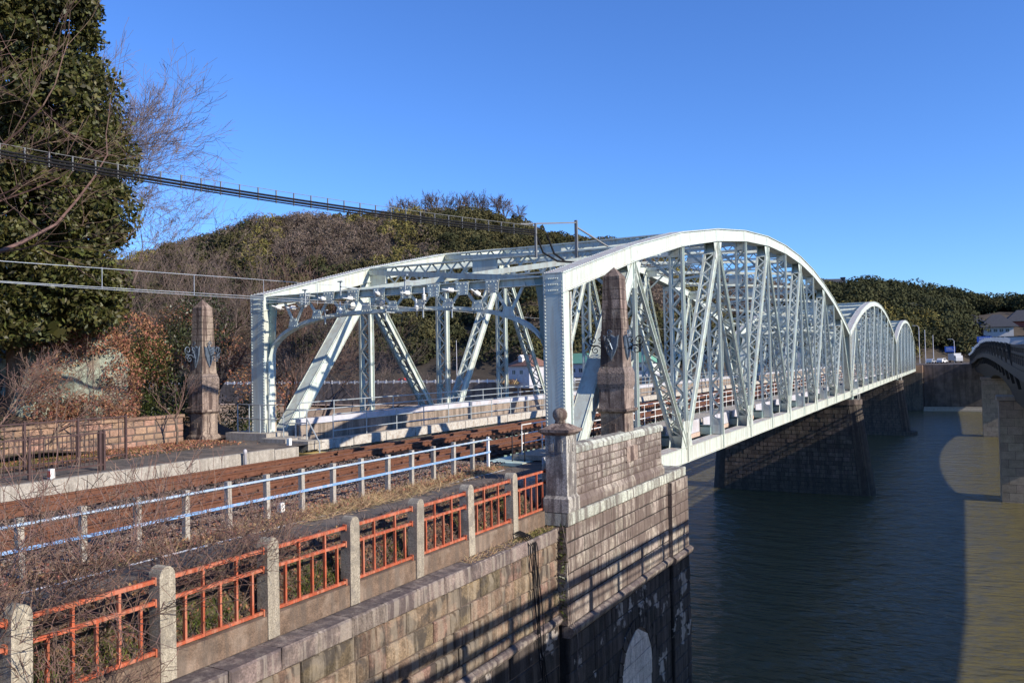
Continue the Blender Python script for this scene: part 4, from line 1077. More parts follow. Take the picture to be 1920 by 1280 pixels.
loft([[(XL(y),y,ZR(y)-1.55),(XL(y)+DW,y,ZR(y)-1.55),(XL(y)+DW,y,ZR(y)-1.22),(XL(y),y,ZR(y)-1.22)] for y in ys], 'deck', M['deckedge'])
loft([[(XL(y)+1.3,y,ZB(y)),(XL(y)+DW-.6,y,ZB(y)),(XL(y)+DW-.4,y,ZR(y)-1.56),(XL(y)+.5,y,ZR(y)-1.56)] for y in ys], 'girder', M['girder'])
loft([[(XL(y)-.03,y,ZR(y)-2.2),(XL(y)+.25,y,ZR(y)-2.2),(XL(y)+.25,y,ZR(y)-1.56),(XL(y)-.03,y,ZR(y)-1.56)] for y in ys], 'fascia', M['deckedge'])
for dz, w_, h_ in ((0,.15,.16),(-.46,.12,.15),(-.8,.04,.04)):
    loft([[(XL(y)-w_/2,y,ZR(y)+dz-h_),(XL(y)+w_/2,y,ZR(y)+dz-h_),(XL(y)+w_/2,y,ZR(y)+dz),(XL(y)-w_/2,y,ZR(y)+dz)] for y in ys], 'rail', M['girder'])
pm = MB(); pm.box(-.06,.06,-.11,.11,-1.24,-.05); pme = pm.mesh('railing_post', M['girder'])
for y in np.arange(-40, 232, 2.1): ob('railing_post', pme, T, (XL(y), y, ZR(y)))
pk = MB(); pk.box(-.012,.012,-.012,.012,-1.22,-.08); pke = pk.mesh('picket', M['girder'])
for y in np.arange(46, 92, .17): ob('picket', pke, T, (XL(y), y, ZR(y)))
far = MB()
for y in np.arange(92, 230, .2): far.box(XL(y)-.012,XL(y)+.012,y-.012,y+.012,ZR(y)-1.22,ZR(y)-.08)
tag(far.build('pickets', M['girder'], T), kind='stuff')
fm = MB()
fm.extr([(.35,-3.3),(.55,-3.3),(.1,-1.2),(-.12,.38),(-.42,.52),(-.38,.15),(-.13,-1.2)], 1, -.11, .11); fme = fm.mesh('fin', M['girder'])
fc = MB(); fc.extr([(-.125,.02),(-.06,.42),(-.44,.56),(-.46,.2)], 1, -.13, .13); fce = fc.mesh('fin_cap', M['wallwhite'])
for i, y in enumerate(np.arange(48, 226, 8.4)):
    o = ob('fin', fme, T, (XL(y), y, ZR(y))); ob('fin_cap', fce, o)
# stone faced piers of the road bridge
for y, lb in ((74.5,'nearer'), (148,'farther')):
    P2 = thing('road_pier', lb+' tan stone-faced pier under the road bridge', 'bridge pier', (0,y,0), 'piers of the road bridge')
    mb = MB(); mb.box(14.06,30,-1.55,1.55,-12,-.35); mb.build('core', M['piergap'], P2)
    rng = random.Random(int(y)); z = -.4; row = 0; cm = MB(); cm.box(13.8,30.2,-1.75,1.75,-.345,.1); cm.build('cap', M['roadpier'], P2)
    while z > -11:
        zb = z-.82; x = 14.0
        first = True
        while x < 19.5:
            l = (1.25 if (row % 2) == 0 else .65) if first else 1.3; first = False
            d = rng.uniform(0,.02); m2 = MB(); m2.box(x+.012,x+l-.012,-1.60-d,-1.5,zb+.012,z-.012); m2.build('stone_block', M['roadpier'], P2); x += l
        u = -1.59
        while u < 1.5:
            l = min(1.06, 1.59-u); m2 = MB(); m2.box(14.0-rng.uniform(0,.02),14.1,u+.012,u+l-.012,zb+.014,z-.014); m2.build('stone_block', M['roadpier'], P2); u += l
        z = zb; row += 1

# ------------------------------------------------------------------ the opposite bank
def polywall(name, label, cat, pts, ztop, zbot, th, m, parent=None):
    mb = MB(); n = len(pts); vs = []
    for (x, y), zt in zip(pts, ztop):
        vs += [(x,y,zbot),(x,y+th,zbot),(x,y+th,zt),(x,y,zt)]
    fs = []
    for i in range(n-1):
        for k in range(4): a = i*4+k; b = i*4+(k+1) % 4; fs.append((a,b,b+4,a+4))
    fs += [(0,1,2,3), tuple((n-1)*4+k for k in range(4))]
    mb.add(vs, fs); o = mb.build(name, m, parent)
    if parent is None: tag(o, label, cat)
    return o
xs = list(np.arange(-330, -28, 6.0))+[-24,-15]
polywall('river_wall', 'long dark river wall below the guardrail on the opposite bank', 'wall', [(x, wall_y(x)) for x in xs], [road_z(x)+.05 for x in xs], -11.5, .8, M['darkwall'])
xs2 = [2,10,20,30,45,70,110]
polywall('river_wall', 'shadowed river wall on the opposite bank beneath the road bridge', 'wall', [(x, 225.6) for x in xs2], [1.6]*len(xs2), -11.5, 5, M['darkwall'])
T = thing('landing_steps', 'low pale stone landing steps at the far waterline', 'steps', (0,0,0))
for k in range(3):
    mb = MB(); mb.box(1.95,60,219+1.2*k,220.2+1.2*k,-11.5,-10.15+.35*k); mb.build('step', M['concrete'], T)
xsd = list(np.arange(-330, -28, 6.0))
def terr(name, f, m):
    mb = MB(); vs = []
    for x in xsd: vs += [(x, f(x)[0], f(x)[2]), (x, f(x)[1], f(x)[2])]
    mb.add(vs, [(2*i,2*i+1,2*i+3,2*i+2) for i in range(len(xsd)-1)]); tag(mb.build(name, m), kind='structure')
terr('river_path', lambda x: (wall_y(x)-5, wall_y(x), -8.3), M['pinkconc'])
terr('road', lambda x: (wall_y(x)+.8, wall_y(x)+8, road_z(x)+.1), M['asphalt'])
T = thing('guardrail', 'white guardrail along the riverside road on the opposite bank', 'guardrail', (0,0,0))
gm = MB(); gm.box(-.16,.16,-.16,.16,-.2,1.15); gme = gm.mesh('post', M['white'])
for x in np.arange(-260, -62, 3.0): ob('post', gme, T, (x, wall_y(x)+.5, road_z(x)))
mb = MB(); g = [(x, wall_y(x)+.42, road_z(x)+.62) for x in np.arange(-262, -58, 3.0)]
vs = []
for x, y, z in g: vs += [(x,y,z-.3),(x,y,z+.3)]
mb.add(vs, [(2*i,2*i+1,2*i+3,2*i+2) for i in range(len(g)-1)]); mb.build('beam', M['wallwhite'], T)
mb = MB()
for x, y, z in g: mb.box(x-.4,x+.4,y-.1,y-.05,-.25+z-.62,.05+z-.62)
# houses on the opposite bank
def house(name, label, loc, rot, w, d, h, wall, roof, rh=1.6, over=.5, hip=True, wins=((-.5,.5),), stilts=0, red=False, cat='house'):
    T = thing(name, label, cat, loc); T.rotation_euler = (0,0,rot)
    mb = MB(); mb.box(-w/2,w/2,-d/2,d/2,0,h); mb.build('wall', M[wall], T)
    mb = MB(); a, b = w/2+over, d/2+over; r = (w/2-d/2*.9) if hip else w/2+over
    mb.add([(-a,-b,h),(a,-b,h),(a,b,h),(-a,b,h),(-r,0,h+rh),(r,0,h+rh),(-a,-b,h-.15),(a,-b,h-.15),(a,b,h-.15),(-a,b,h-.15)],
           [(0,1,5,4),(2,3,4,5),(1,2,5),(3,0,4),(6,7,1,0),(7,8,2,1),(8,9,3,2),(9,6,0,3),(6,9,8,7)])
    mb.build('roof', M[roof], T)
    for u, v in wins:
        m2 = MB(); m2.box(u-.6,u+.6,-d/2-.06,-d/2-.01,v,v+1.1); wn = m2.build('window', M['glass'], T)
        m3 = MB(); m3.box(u-.68,u+.68,-d/2-.09,-d/2-.01,v-.09,v-.02); m3.box(u-.03,u+.03,-d/2-.09,-d/2-.065,v,v+1.1); m3.build('frame', M['white'], wn)
    for k in range(stilts):
        m2 = MB(); xx = -w/2+1+(w-2)*k/max(1,stilts-1); m2.box(xx-.7,xx+.7,-.8,.8,-11,0); m2.build('pillar', M['fascia'], T)
    return T
hs1 = house('boathouse', 'pale lilac house with brown hipped roof on a pillar above the river', (-99,190,-3.0), -.35, 9, 8, 6.3, 'fascia', 'roofbrown', 3.2, .6, True, ((-2.0,3.9),(1.2,3.9)), 1)
m2 = MB(); m2.box(-.8,.8,-3.2,-1.4,7.4,8.6); m2.extr([(-1.0,8.6),(1.0,8.6),(0,9.4)], 1, -3.4,-1.0); m2.build('dormer', M['wallwhite'], hs1)
house('pavilion', 'green roofed riverside pavilion seen left of the near obelisk', (-91,208,-.5), -.3, 14, 8, 4.2, 'fascia', 'roofgreen', 3, .8, True, ((-4,1.5),(-1.3,1.5),(1.3,1.5),(4,1.5)), 3)
house('pavilion', 'green roofed riverside pavilion seen right of the near obelisk', (-72,212,-.3), -.3, 9, 7, 4.0, 'wallwhite', 'roofgreen', 3, .8, True, ((-2,1.5),(1.3,1.5)), 2)
for k, (x, y, wd, lb, wl, rf) in enumerate(((-55,236,10,'white house behind the trusses nearest the green pavilions','wallwhite','rooftile'),(-38,246,12,'lilac house behind the middle of the first truss','fascia','rooftile'),(-22,252,11,'white house with brown roof behind the trusses','wallwhite','roofbrown'),(-12,262,9,'grey-roofed white house near the far end of the railway bridge','wallwhite','rooftile'))):
    house('house', lb, (x,y,road_z(x)), .1*k, wd, 8, 6, wl, rf, 2.2, .6, True, ((-2.5,3.6),(2.5,3.6),(-2.5,1),(2.5,1)))
# temple halls on the right hill
house('temple_hall', 'red gabled temple hall on the hilltop above the arches', (-39.5,367,30.5), .5, 8, 9, 4.5, 'redwood', 'rooftile', 3.6, 1.3, False, (), cat='temple')
T = thing('tower', 'dark square tower on the hilltop beside the red temple', 'tower', (-34.2,372,28)); mb = MB(); mb.box(-.9,.9,-.9,.9,0,11); mb.box(-1.05,1.05,-1.05,1.05,11.002,11.4); mb.build('shaft', M['rooftile'], T)
house('white_house', 'white house half hidden in the dark trees of the right hill', (-5.3,341,19), .2, 6, 5, 4.4, 'wallwhite', 'rooftile', 1.6, .7, True, ((-1.2,2.2),(1.2,2.2)))
house('temple_hall', 'leftmost grey tiled temple hall on the right hill', (15,351,11.5), .15, 9, 8, 4, 'redwood', 'rooftile', 4.2, 1.5, True, (), cat='temple')
house('temple_hall', 'large grey tiled temple hall with white wall on the right hill', (23.5,346,10.0), .1, 10, 8, 4.4, 'wallwhite', 'rooftile', 4.8, 1.6, True, ((-3,2.4),(-1,2.4),(1,2.4),(3,2.4)), cat='temple')
house('temple_hall', 'rightmost grey tiled temple hall on the right hill', (33,370,12.5), .1, 10, 8, 4.5, 'redwood', 'rooftile', 4.6, 1.6, True, (), cat='temple')
T = thing('boundary_wall', 'white boundary wall below the temple halls', 'wall', (0,0,0)); mb = MB(); mb.box(18,44,338,338.5,7.5,10.3); mb.build('wall', M['wallwhite'], T); mb = MB(); mb.box(17.9,44.1,337.8,338.7,10.302,10.6); mb.build('coping', M['rooftile'], T)
# road furniture at the far end
def sign(lb, x, y, z, w, h, m):
    T = thing('road_sign', lb, 'road sign', (x,y,0)); mb = MB(); mb.box(-w/2,w/2,-.06,.06,z-h/2,z+h/2); mb.build('panel', M[m], T)
    mb = MB(); mb.tube([(w/2-.3,.15,1.5),(w/2-.3,.15,z+h/2)], .1, 6); mb.build('pole', M['fascia'], T)
    mb = MB()
    for k in range(3): mb.box(-w*.35,w*.35-.3*k,-.075,-.062,z-h*.25+k*h*.24,z-h*.25+k*h*.24+h*.07)
    mb.build('lettering', M['white'], T)
sign('blue road sign over the street at the far end', 8, 277, 5.9, 3.0, 1.8, 'signblue'); sign('blue road sign beyond the crest of the road bridge', 17.8, 284, 8.9, 4.2, 1.9, 'signblue'); sign('pale teal road sign below the blue one by the road bridge', 15.6, 287, 5.5, 2.8, 2.0, 'signpale')
for x, y, z, lb in ((-.4,266.6,13,'tall street lamp at the far end of the railway bridge'),(1.4,262,12,'pale pole second from the far end of the trusses'),(3.7,257.6,10.2,'pale pole third from the far end of the trusses'),(9.2,274,8.6,'street lamp beside the blue sign'),(-4.8,262,10.8,'pale pole nearest the far end of the trusses'),(-127.3,196,11.5,'thin pole behind the guardrail on the opposite bank'),(-112,200,13,'utility pole with crossarms on the opposite bank')):
    T = thing('lamp_post' if 'lamp' in lb else 'pole', lb, 'street lamp' if 'lamp' in lb else 'pole', (x,y,0)); mb = MB(); mb.tube([(0,0,-1.8),(0,0,z)], [.14,.09], 6); mb.build('shaft', M['fascia'], T)
    if 'lamp' in lb: mb = MB(); mb.tube([(0,0,z),(-.5,0,z+.5),(-1.3,0,z+.5)], .07, 5); mb.box(-1.8,-1.1,-.15,.15,z+.4,z+.56); mb.build('lamp_head', M['fascia'], T)
    if 'crossarm' in lb:
        for dz in (0,-.6,-1.2): mb = MB(); mb.box(-1,1,-.06,.06,z-.4+dz,z-.28+dz); mb.build('crossarm', M['fascia'], T)
        mb = MB(); mb.lathe([(.22,z-2.6),(.25,z-1.9),(.2,z-1.8)], (.4,-.2,0), 8); mb.build('transformer', M['greyp'], T)
def car(name, lb, x, y, z, rot, L, h, m, truck=False):
    T = thing(name, lb, 'truck' if truck else 'car', (x,y,z)); T.rotation_euler = (0,0,rot)
    mb = MB()
    if truck: mb.box(-L/2,L/2-1.4,-1.05,1.05,.7,h); mb.extr([(L/2-1.38,.5),(L/2,.5),(L/2,1.4),(L/2-.3,2.2),(L/2-1.38,2.2)], 1, -1,1)
    else: mb.extr([(-L/2,.35),(L/2,.35),(L/2,.8),(L/2-1.0,.9),(L/2-1.6,h),(-L/2+.7,h),(-L/2,.95)], 1, -.8,.8)
    mb.build('body', M[m], T)
    mb = MB(); mb.box(-L/2+1.0,L/2-1.5,-.815,.815,.92,h-.12) if not truck else mb.box(L/2-1.0,L/2-.3,-1.02,1.02,1.4,1.95); mb.build('window', M['glass'], T)
    for sx in (-L/2+.8, L/2-.85):
        for sy in (-.8, .8): mb = MB(); mb.tube([(sx,sy-.12,.33),(sx,sy+.12,.33)], .33, 10); mb.build('wheel', M['black'], T)
car('truck', 'white box truck below the blue road sign', 9.5, 268, 1.7, -1.2, 6, 2.9, 'wallwhite', True)
car('parked_car', 'silver car on the far bank road nearest the trusses', 3.2, 252, 1.65, 1.3, 4.2, 1.45, 'silver'); car('parked_car', 'white car on the far bank road beside the truck', 6.0, 258, 1.65, 1.2, 4.2, 1.5, 'wallwhite'); car('parked_car', 'red car passing on the riverside road behind the guardrail', -146, 194, -1.6, 0, 4.0, 1.5, 'redp')
mb = MB(); mb.box(-15,110,230.7,252,1.5,1.64); tag(mb.build('street', M['asphalt']), kind='structure')

# ------------------------------------------------------------------ overhead line
def sag(a, b, s, n=16):
    a = Vector(a); b = Vector(b); return [a.lerp(b, i/n)-Vector((0,0,s*4*(i/n)*(1-i/n))) for i in range(n+1)]
for xc, who in ((-7.9,'farther'),):
    T = thing('overhead_wire', 'contact and messenger wires above the '+who+' track', 'overhead wire', (0,0,0), 'overhead wires')
    z0 = 6.45 if xc < -6 else 6.55
    if xc > -6: continue
    mb = MB(); mb.tube([(xc,-60,6.35),(xc,-12,6.41),(xc,0,6.60),(xc,YEND,6.4)], .009, 4, False); mb.build('contact_wire', M['wire'], T)
    mb = MB(); mb.tube([(xc,-60,7.3),(xc,-12,6.86),(xc,-4.5,7.05),(xc,-1.0,7.12)], .009, 4, False); mb.build('messenger_wire', M['wire'], T)
    for y in (-17,-13.6,-9.6,-6.8,-4.2,-1.8): mb = MB(); mb.tube([(xc,y,6.42),(xc,y,6.90+(y+12)*.02)], .009, 4, False); mb.build('dropper', M['wire'], T)
for xc, z, lb in ((-4.4,6.2,'thin stay wire running into the portal'),):
    mb = MB(); mb.tube(sag((xc-1,-50,z+.3),(xc,-.2,z),.3), .006, 4, False); tag(mb.build('stay_wire', M['wire']), lb, 'wire')
# insulators on the portal
im = MB(); im.lathe([(.02,-.3),(.02,-.12),(.09,-.10),(.03,-.06),(.09,-.03),(.03,.01),(.09,.04),(.03,.08),(.02,.12),(.02,.3)], n=10)
ime = im.mesh('insulator', M['porcelain'], smooth=True)
ORD = ['first','second','third','fourth','fifth','sixth','seventh','eighth','ninth','tenth','eleventh','twelfth','thirteenth']
k = 0
for x, z, ang in sorted(((-11.0,6.55,1.4),(-10.3,6.5,1.57),(-8.9,6.75,1.5),(-7.7,6.7,1.57),(-6.5,6.8,1.45),(-5.3,6.75,1.57),(-4.6,6.6,0),(-3.6,6.75,1.5),(-2.6,6.6,1.2),(-8.1,6.3,0),(-4.9,6.25,.3))):
    o = ob('insulator', ime, None, (x,-.42,z)); o.rotation_euler = (ang,0,R.uniform(-.5,.5)); tag(o, 'white ribbed insulator on the portal lattice, '+ORD[k]+' from the left', 'insulator', 'insulators on the portal'); k += 1
bm_ = MB(); bm_.box(-.02,.02,-.45,.45,-.02,.02); bm_.box(-.02,.02,-.45,-.41,-.3,.2); bm_.box(-.1,.1,-.47,-.39,.16,.2); bme = bm_.mesh('wire_bracket', M['galv'])
for k, (x, z) in enumerate(((-9.5,6.9),(-8.6,6.15),(-7.9,7.1),(-6.0,6.15),(-5.2,7.15),(-4.5,6.2),(-3.4,6.15))):
    o = ob('wire_bracket', bme, None, (x,-.2,z)); tag(o, 'galvanised wire bracket bolted to the portal lattice, '+ORD[k]+' from the left', 'bracket', 'brackets on the portal')
bm_ = MB(); bm_.lathe([(.0,-.16),(.16,-.15),(.18,0),(.16,.15),(.0,.16)], n=12); lme = bm_.mesh('floodlight', M['white'], smooth=True)
for k, (x, z) in enumerate(((-10.55,6.72),(-8.3,6.55),(-7.0,6.62))):
    o = ob('floodlight', lme, None, (x,.35,z)); o.rotation_euler = (1.2,0,.3); tag(o, 'round white lamp casing behind the portal lattice, '+ORD[k]+' from the left', 'lamp', 'lamps behind the portal')
# ladder of black feeder cables
T = thing('feeder_cable', 'black ladder-like bundle of feeder cables sloping down to the truss', 'cable', (0,0,0))
A, B = Vector((-9.2,-12.9,9.75)), Vector((-1.7,2.0,8.72)); A = A+(A-B)*1.2; A.z += 1.15
n = 60; path = sag(A, B, .75, n); up = [Vector((0,0,.17))]*(n+1)
for dz, r, m in ((0,.036,'black'),(.075,.032,'black'),(-.07,.022,'black'),(.24,.008,'greywire')):
    mb = MB(); mb.tube([p+Vector((0,0,dz)) for p in path], r, 6, False); mb.build('cable' if m == 'black' else 'carrier_wire', M[m], T)
hm = MB(); hm.box(-.014,.014,-.014,.014,-.11,.25); hme = hm.mesh('hanger', M['greywire'])
d = 0; L = sum((path[i+1]-path[i]).length for i in range(n)); step = .50
for i in range(int(L/step)):
    t = i*step/L*n; j = min(n-1, int(t)); ob('hanger', hme, T, path[j].lerp(path[j+1], t-j))
T = thing('cable_mast', 'grey steel cable mast and bracket standing on the top bracing of the truss', 'mast', (-1.98,6.0,0))
mb = MB(); mb.box(-.05,.05,-.05,.05,8.2,9.75); mb.build('post', M['greywire'], T)
mb = MB(); mb.beam((0,0,9.66),(-.35,-3.9,9.1),.05,.05); mb.build('arm', M['greywire'], T)
mb = MB(); mb.beam((0,0,9.5),(.9,1.6,8.7),.05,.05); mb.build('stay', M['greywire'], T)
mb = MB(); mb.box(.25,.31,-4.04,-3.96,7.9,9.05); mb.build('post', M['greywire'], T)
for q in (0, .5):
    mb = MB(); mb.tube([(.28+q*.4,-4+q*.9,8.7),(.35+q*.4,-3.6+q*.9,8.1),(.6+q*.3,-3.0+q*.7,7.85),(1.0,-2.3,7.85),(1.55,-1.9,8.0)], .035, 6); mb.build('cable_loop', M['black'], T)

# hanging cables and creepers on the retaining wall
rng = random.Random(55)
for k in range(6):
    y = -4.75+.07*k+rng.uniform(-.02,.02); pts = [(.9,y,.2),(1.18,y+.05,.1),(1.33,y+.1,-.1)]; z = -.3; yy = y+.1
    while z > -rng.uniform(3.2,4.5): pts.append((1.31+rng.uniform(0,.06), yy, z)); z -= .45; yy += rng.uniform(.0,.11)
    mb = MB(); mb.tube(pts, rng.uniform(.010,.016), 5); tag(mb.build('hanging_cable', M['black']), ORD[k]+' from the left of the thin black cables hanging down the retaining wall', 'cable', 'hanging cables')
mb = MB(); mb.tube([(1.42,-3.0,.1),(1.52,-2.95,-.5),(1.54,-2.88,-1.4),(1.55,-2.8,-2.4),(1.66,-2.7,-2.75),(1.6,-2.6,-3.6),(1.6,-2.4,-5.2)], .014, 5); tag(mb.build('drain_pipe', M['stone_cap']), 'thin pale cable at the joint between the two stone walls', 'cable')
# ------------------------------------------------------------------ left hillside and its plants
def hs_z(x, y):
    base = 1.74+max(0, -14.3-x)*.42+.25*math.sin(y*.7+x*.4)
    if y > .6: base -= (y-.6)*1.05+max(0, (y-6))*.2
    return max(base, -12.8)
xs = np.arange(-70, -13.0, .9); ys = np.arange(-40, 17, .9)
V = [(float(x), float(y), float(hs_z(x, y))) for y in ys for x in xs]; nx = len(xs)
F = [(j*nx+i, j*nx+i+1, (j+1)*nx+i+1, (j+1)*nx+i) for j in range(len(ys)-1) for i in range(nx-1)]
me = bpy.data.meshes.new('hillside'); me.from_pydata(V, [], F); me.materials.append(M['soil']); me.polygons.foreach_set('use_smooth', [True]*len(F)); tag(ob('hillside', me), kind='structure')
sheet('leaf_bed', [(-14.3,1.80),(-13.2,1.77),(-12.2,1.752),(-11.6,1.735)], -16, -1.6, M['soil'], wob=.01, nx=3, step=.4)
# rock outcrop
def rock(name, label, c, r, seed, m='rock', n=26):
    rng = random.Random(seed); ph = [rng.uniform(0,6) for _ in range(9)]; V = []; F = []
    for j in range(n+1):
        th = math.pi*j/n
        for i in range(2*n):
            f = math.pi*i/n; d = Vector((math.sin(th)*math.cos(f), math.sin(th)*math.sin(f), math.cos(th)))
            k = 1+.12*math.sin(3*d.x*2+ph[0])*math.sin(2.6*d.z*2+ph[1])+.09*math.sin(7*d.y+ph[2]+3*d.z)+.06*math.sin(11*d.x+ph[3])*math.sin(9*d.z+ph[4])+.03*math.sin(23*d.z+ph[5]+9*d.y)+.02*rng.uniform(-1,1)
            V.append((c[0]+d.x*r[0]*k, c[1]+d.y*r[1]*k, c[2]+d.z*r[2]*k))
    for j in range(n):
        for i in range(2*n): F.append((j*2*n+i, j*2*n+(i+1) % (2*n), (j+1)*2*n+(i+1) % (2*n), (j+1)*2*n+i))
    me = bpy.data.meshes.new(name); me.from_pydata(V, [], F); me.materials.append(M[m]); return tag(ob(name, me), label, 'rock')
rock('rock_outcrop', 'big grey-green rock behind the brown creepers at the left', (-17.0,-4.4,3.2), (1.9,2.1,2.7), 5, n=60)
# big evergreen
_r = random.Random(44); _ex = []
for _ in range(46):
    _a = _r.uniform(-1.2,1.9); _z = _r.uniform(3,14.5); _k = _r.uniform(2.6,3.7)*(1 if _z < 11 else .8); _ex.append(((.4+_k*math.cos(_a)*.85,.1+_k*math.sin(_a)*.8,_z),(_r.uniform(.5,1.0),_r.uniform(.5,1.0),_r.uniform(.35,.7))))
leafy_tree('evergreen_tree', 'huge dense evergreen tree filling the upper left corner', (-17.2,-6.2,2.6),
  [((0,0,7),(3.0,3.0,3.2)),((1.6,.4,4.6),(2.3,2.4,2.0)),((2.6,.9,7.6),(1.8,1.8,2.0)),((1.4,.6,10.5),(2.4,2.3,2.6)),((-.8,-1.2,10),(3.0,3.0,3.2)),((.6,-.2,13.2),(2.2,2.2,2.6)),((-1.5,-1.5,14),(2.6,2.6,3)),((2.6,.4,5.3),(1.5,1.5,1.3)),((-2.2,-2.6,6),(2.6,2.6,2.8)),((-.6,-1.2,3.6),(2.4,2.4,1.5)),((2.0,1.3,9.0),(1.7,1.7,1.6)),((-3.5,-4.5,9),(3,3,4)),((-3.5,-4,14),(3,3,4))]+_ex,
  115000, .20, .10, 'leaf', 11, .32, droop=.5, seed=3, shell=.5, core=18000, bough=False)
leafy_tree('evergreen_tree', 'dark evergreen at the far left edge behind the picket fence', (-19.5,-11.5,4.5), [((0,0,3),(2.6,2.6,2.4)),((.5,1.2,5.6),(2.4,2.4,2.2)),((-.5,.5,8.5),(2.6,2.6,2.6))], 40000, .19, .095, 'leafdark', 6, .25, droop=.5, seed=9, core=6000)
# shrubs around the obelisk, down the bank
SH = [('evergreen_shrub','dark evergreen shrub left of the far obelisk, behind the block wall',(-15.6,-1.6,1.9),[((0,0,1.2),(1.0,1.2,1.4)),((-.3,-.5,2.6),(1.0,1.2,1.2))],7000,.12,.06,'ivy'),
 ('evergreen_shrub','broad evergreen shrub right behind the rock',(-17.5,.4,2.5),[((0,0,1.8),(1.6,1.8,2.0)),((.6,.8,3.6),(1.4,1.4,1.5))],9000,.13,.065,'leafdark'),
 ('evergreen_shrub','evergreen shrub between the far obelisk and the portal post',(-17.0,5.2,-3.0),[((0,0,2.8),(1.8,1.6,1.8)),((1.4,.5,1.9),(1.4,1.4,1.5)),((-1.2,.2,4.5),(1.5,1.4,1.6))],9000,.14,.07,'ivy'),
 ('evergreen_shrub','low shrub at the bank behind the portal barrier',(-14.6,3.2,-.8),[((0,0,1.0),(1.1,.9,1.1)),((.8,.4,.4),(.8,.8,.8))],4000,.12,.06,'ivy'),
 ('evergreen_shrub','leafy shrub behind the picket fence at the left edge',(-14.6,-9.3,1.9),[((0,0,.5),(.9,1.6,.6)),((0,-1.3,.7),(.8,1.2,.7))],6000,.11,.055,'ivy'),
 ('rusty_shrub','shrub of dead rust-brown leaves above the rock',(-16.2,-2.6,4.0),[((0,0,1.6),(1.0,1.4,1.0)),((-.3,-1.8,2.1),(1.0,1.3,.9)),((.3,.8,.6),(.8,1.2,.9)),((.6,-3.0,1.2),(.7,1.0,.8)),((1.2,-1.2,0),(.5,.8,1.2))],10000,.11,.055,'rustleaf'),
 ('rusty_shrub','dead rust-brown creeper hanging over the rock face',(-14.9,-5.0,2.2),[((0,0,.7),(.5,1.7,.8)),((.1,-1.5,1.5),(.4,1.1,1.2)),((-.4,1.3,1.2),(.4,.9,1.1)),((-.3,.2,3.2),(.5,1.6,.5))],11000,.10,.05,'rustleaf'),
 ('rusty_shrub','russet shrub beside the tip of the far obelisk',(-18.5,3.5,1.5),[((0,0,3.4),(1.6,1.4,1.3)),((-1.2,-.8,4.6),(1.6,1.4,1.2)),((1.6,1.2,2.0),(1.3,1.3,1.3))],6000,.12,.06,'rustleaf'),
 ('evergreen_shrub','dark shrub mass low on the bank left of the portal',(-19.5,8.5,-5),[((0,0,4.5),(2.4,2,2.6)),((2.6,1,3.2),(2,2,2.2)),((-2.4,-1,6.0),(2.4,2,2.2))],11000,.16,.08,'leafdark')]
for i, (nm, lb, loc, lobes, n, ln, wd, m) in enumerate(SH):
    leafy_tree(nm, lb, loc, lobes, n, ln, wd, m, 1.0, .05, cat='shrub', seed=60+i, shell=.3)
# bare trees
BT = [('bare_tree','tall leafless tree fanning reddish twigs right of the evergreen',(-21.6,-3.8,4.0),12.8,(.18,.09,1),6,2,'twigpurple',.12,(3,4),.5,.10,.42),
 ('bare_tree','leafless tree spreading pale limbs across the evergreen',(-13.2,-13.6,2.0),12,(.30,.45,1),4,8,'twig',.15,(3,4),.6,.05,.5),
 ('bare_tree','leafless tree right of the evergreen, low branches before the hill',(-22.0,-.5,2.0),11.5,(.2,.1,1),6,22,'twigpurple',.11,(3,3),.55,.08,.3),
 ('bare_tree','twiggy leafless tree above the russet shrub',(-23.0,4.0,0.0),11.0,(.1,.1,1),6,23,'twigpurple',.11,(3,3),.6,.06,.3),
 ('bare_tree','leafless tree behind the far obelisk',(-20.5,4.5,.5),10.0,(.2,.1,1),5,4,'twigpurple',.14,(3,4),.6,.1,.35),
 ('bare_tree','slender leafless tree between obelisk and portal post',(-21.0,9.5,-4.0),13.5,(.15,.1,1),5,6,'twig',.15,(3,4),.6,.1,.4),
 ('bare_tree','leafless tree farthest right on the near bank beside the portal',(-25.0,15.5,-8),17,(.1,.1,1),5,12,'twigpurple',.17,(3,4),.62,.1,.45),
 ('bare_tree','small leafless sapling in front of the block wall',(-13.3,-3.0,1.75),2.9,(.05,-.1,1),3,14,'twig',.04,(2,3),.5,.15,.35),
 ('bare_tree','leafless bush sprawling at the left edge above the picket fence',(-13.4,-9.6,1.8),4.4,(.5,.2,.9),4,16,'twig',.05,(3,4),.55,.05,.25),
 ('bare_tree','leafless bush leaning over the rock',(-14.2,-7.3,1.9),4.2,(.4,.5,.9),4,18,'twig',.05,(3,4),.55,.05,.25)]
for a in BT: bare_tree(a[0], a[1], a[2], a[3], a[4], a[5], a[6], a[7], a[8], a[9], None, a[10], a[11], a[12], .0045)
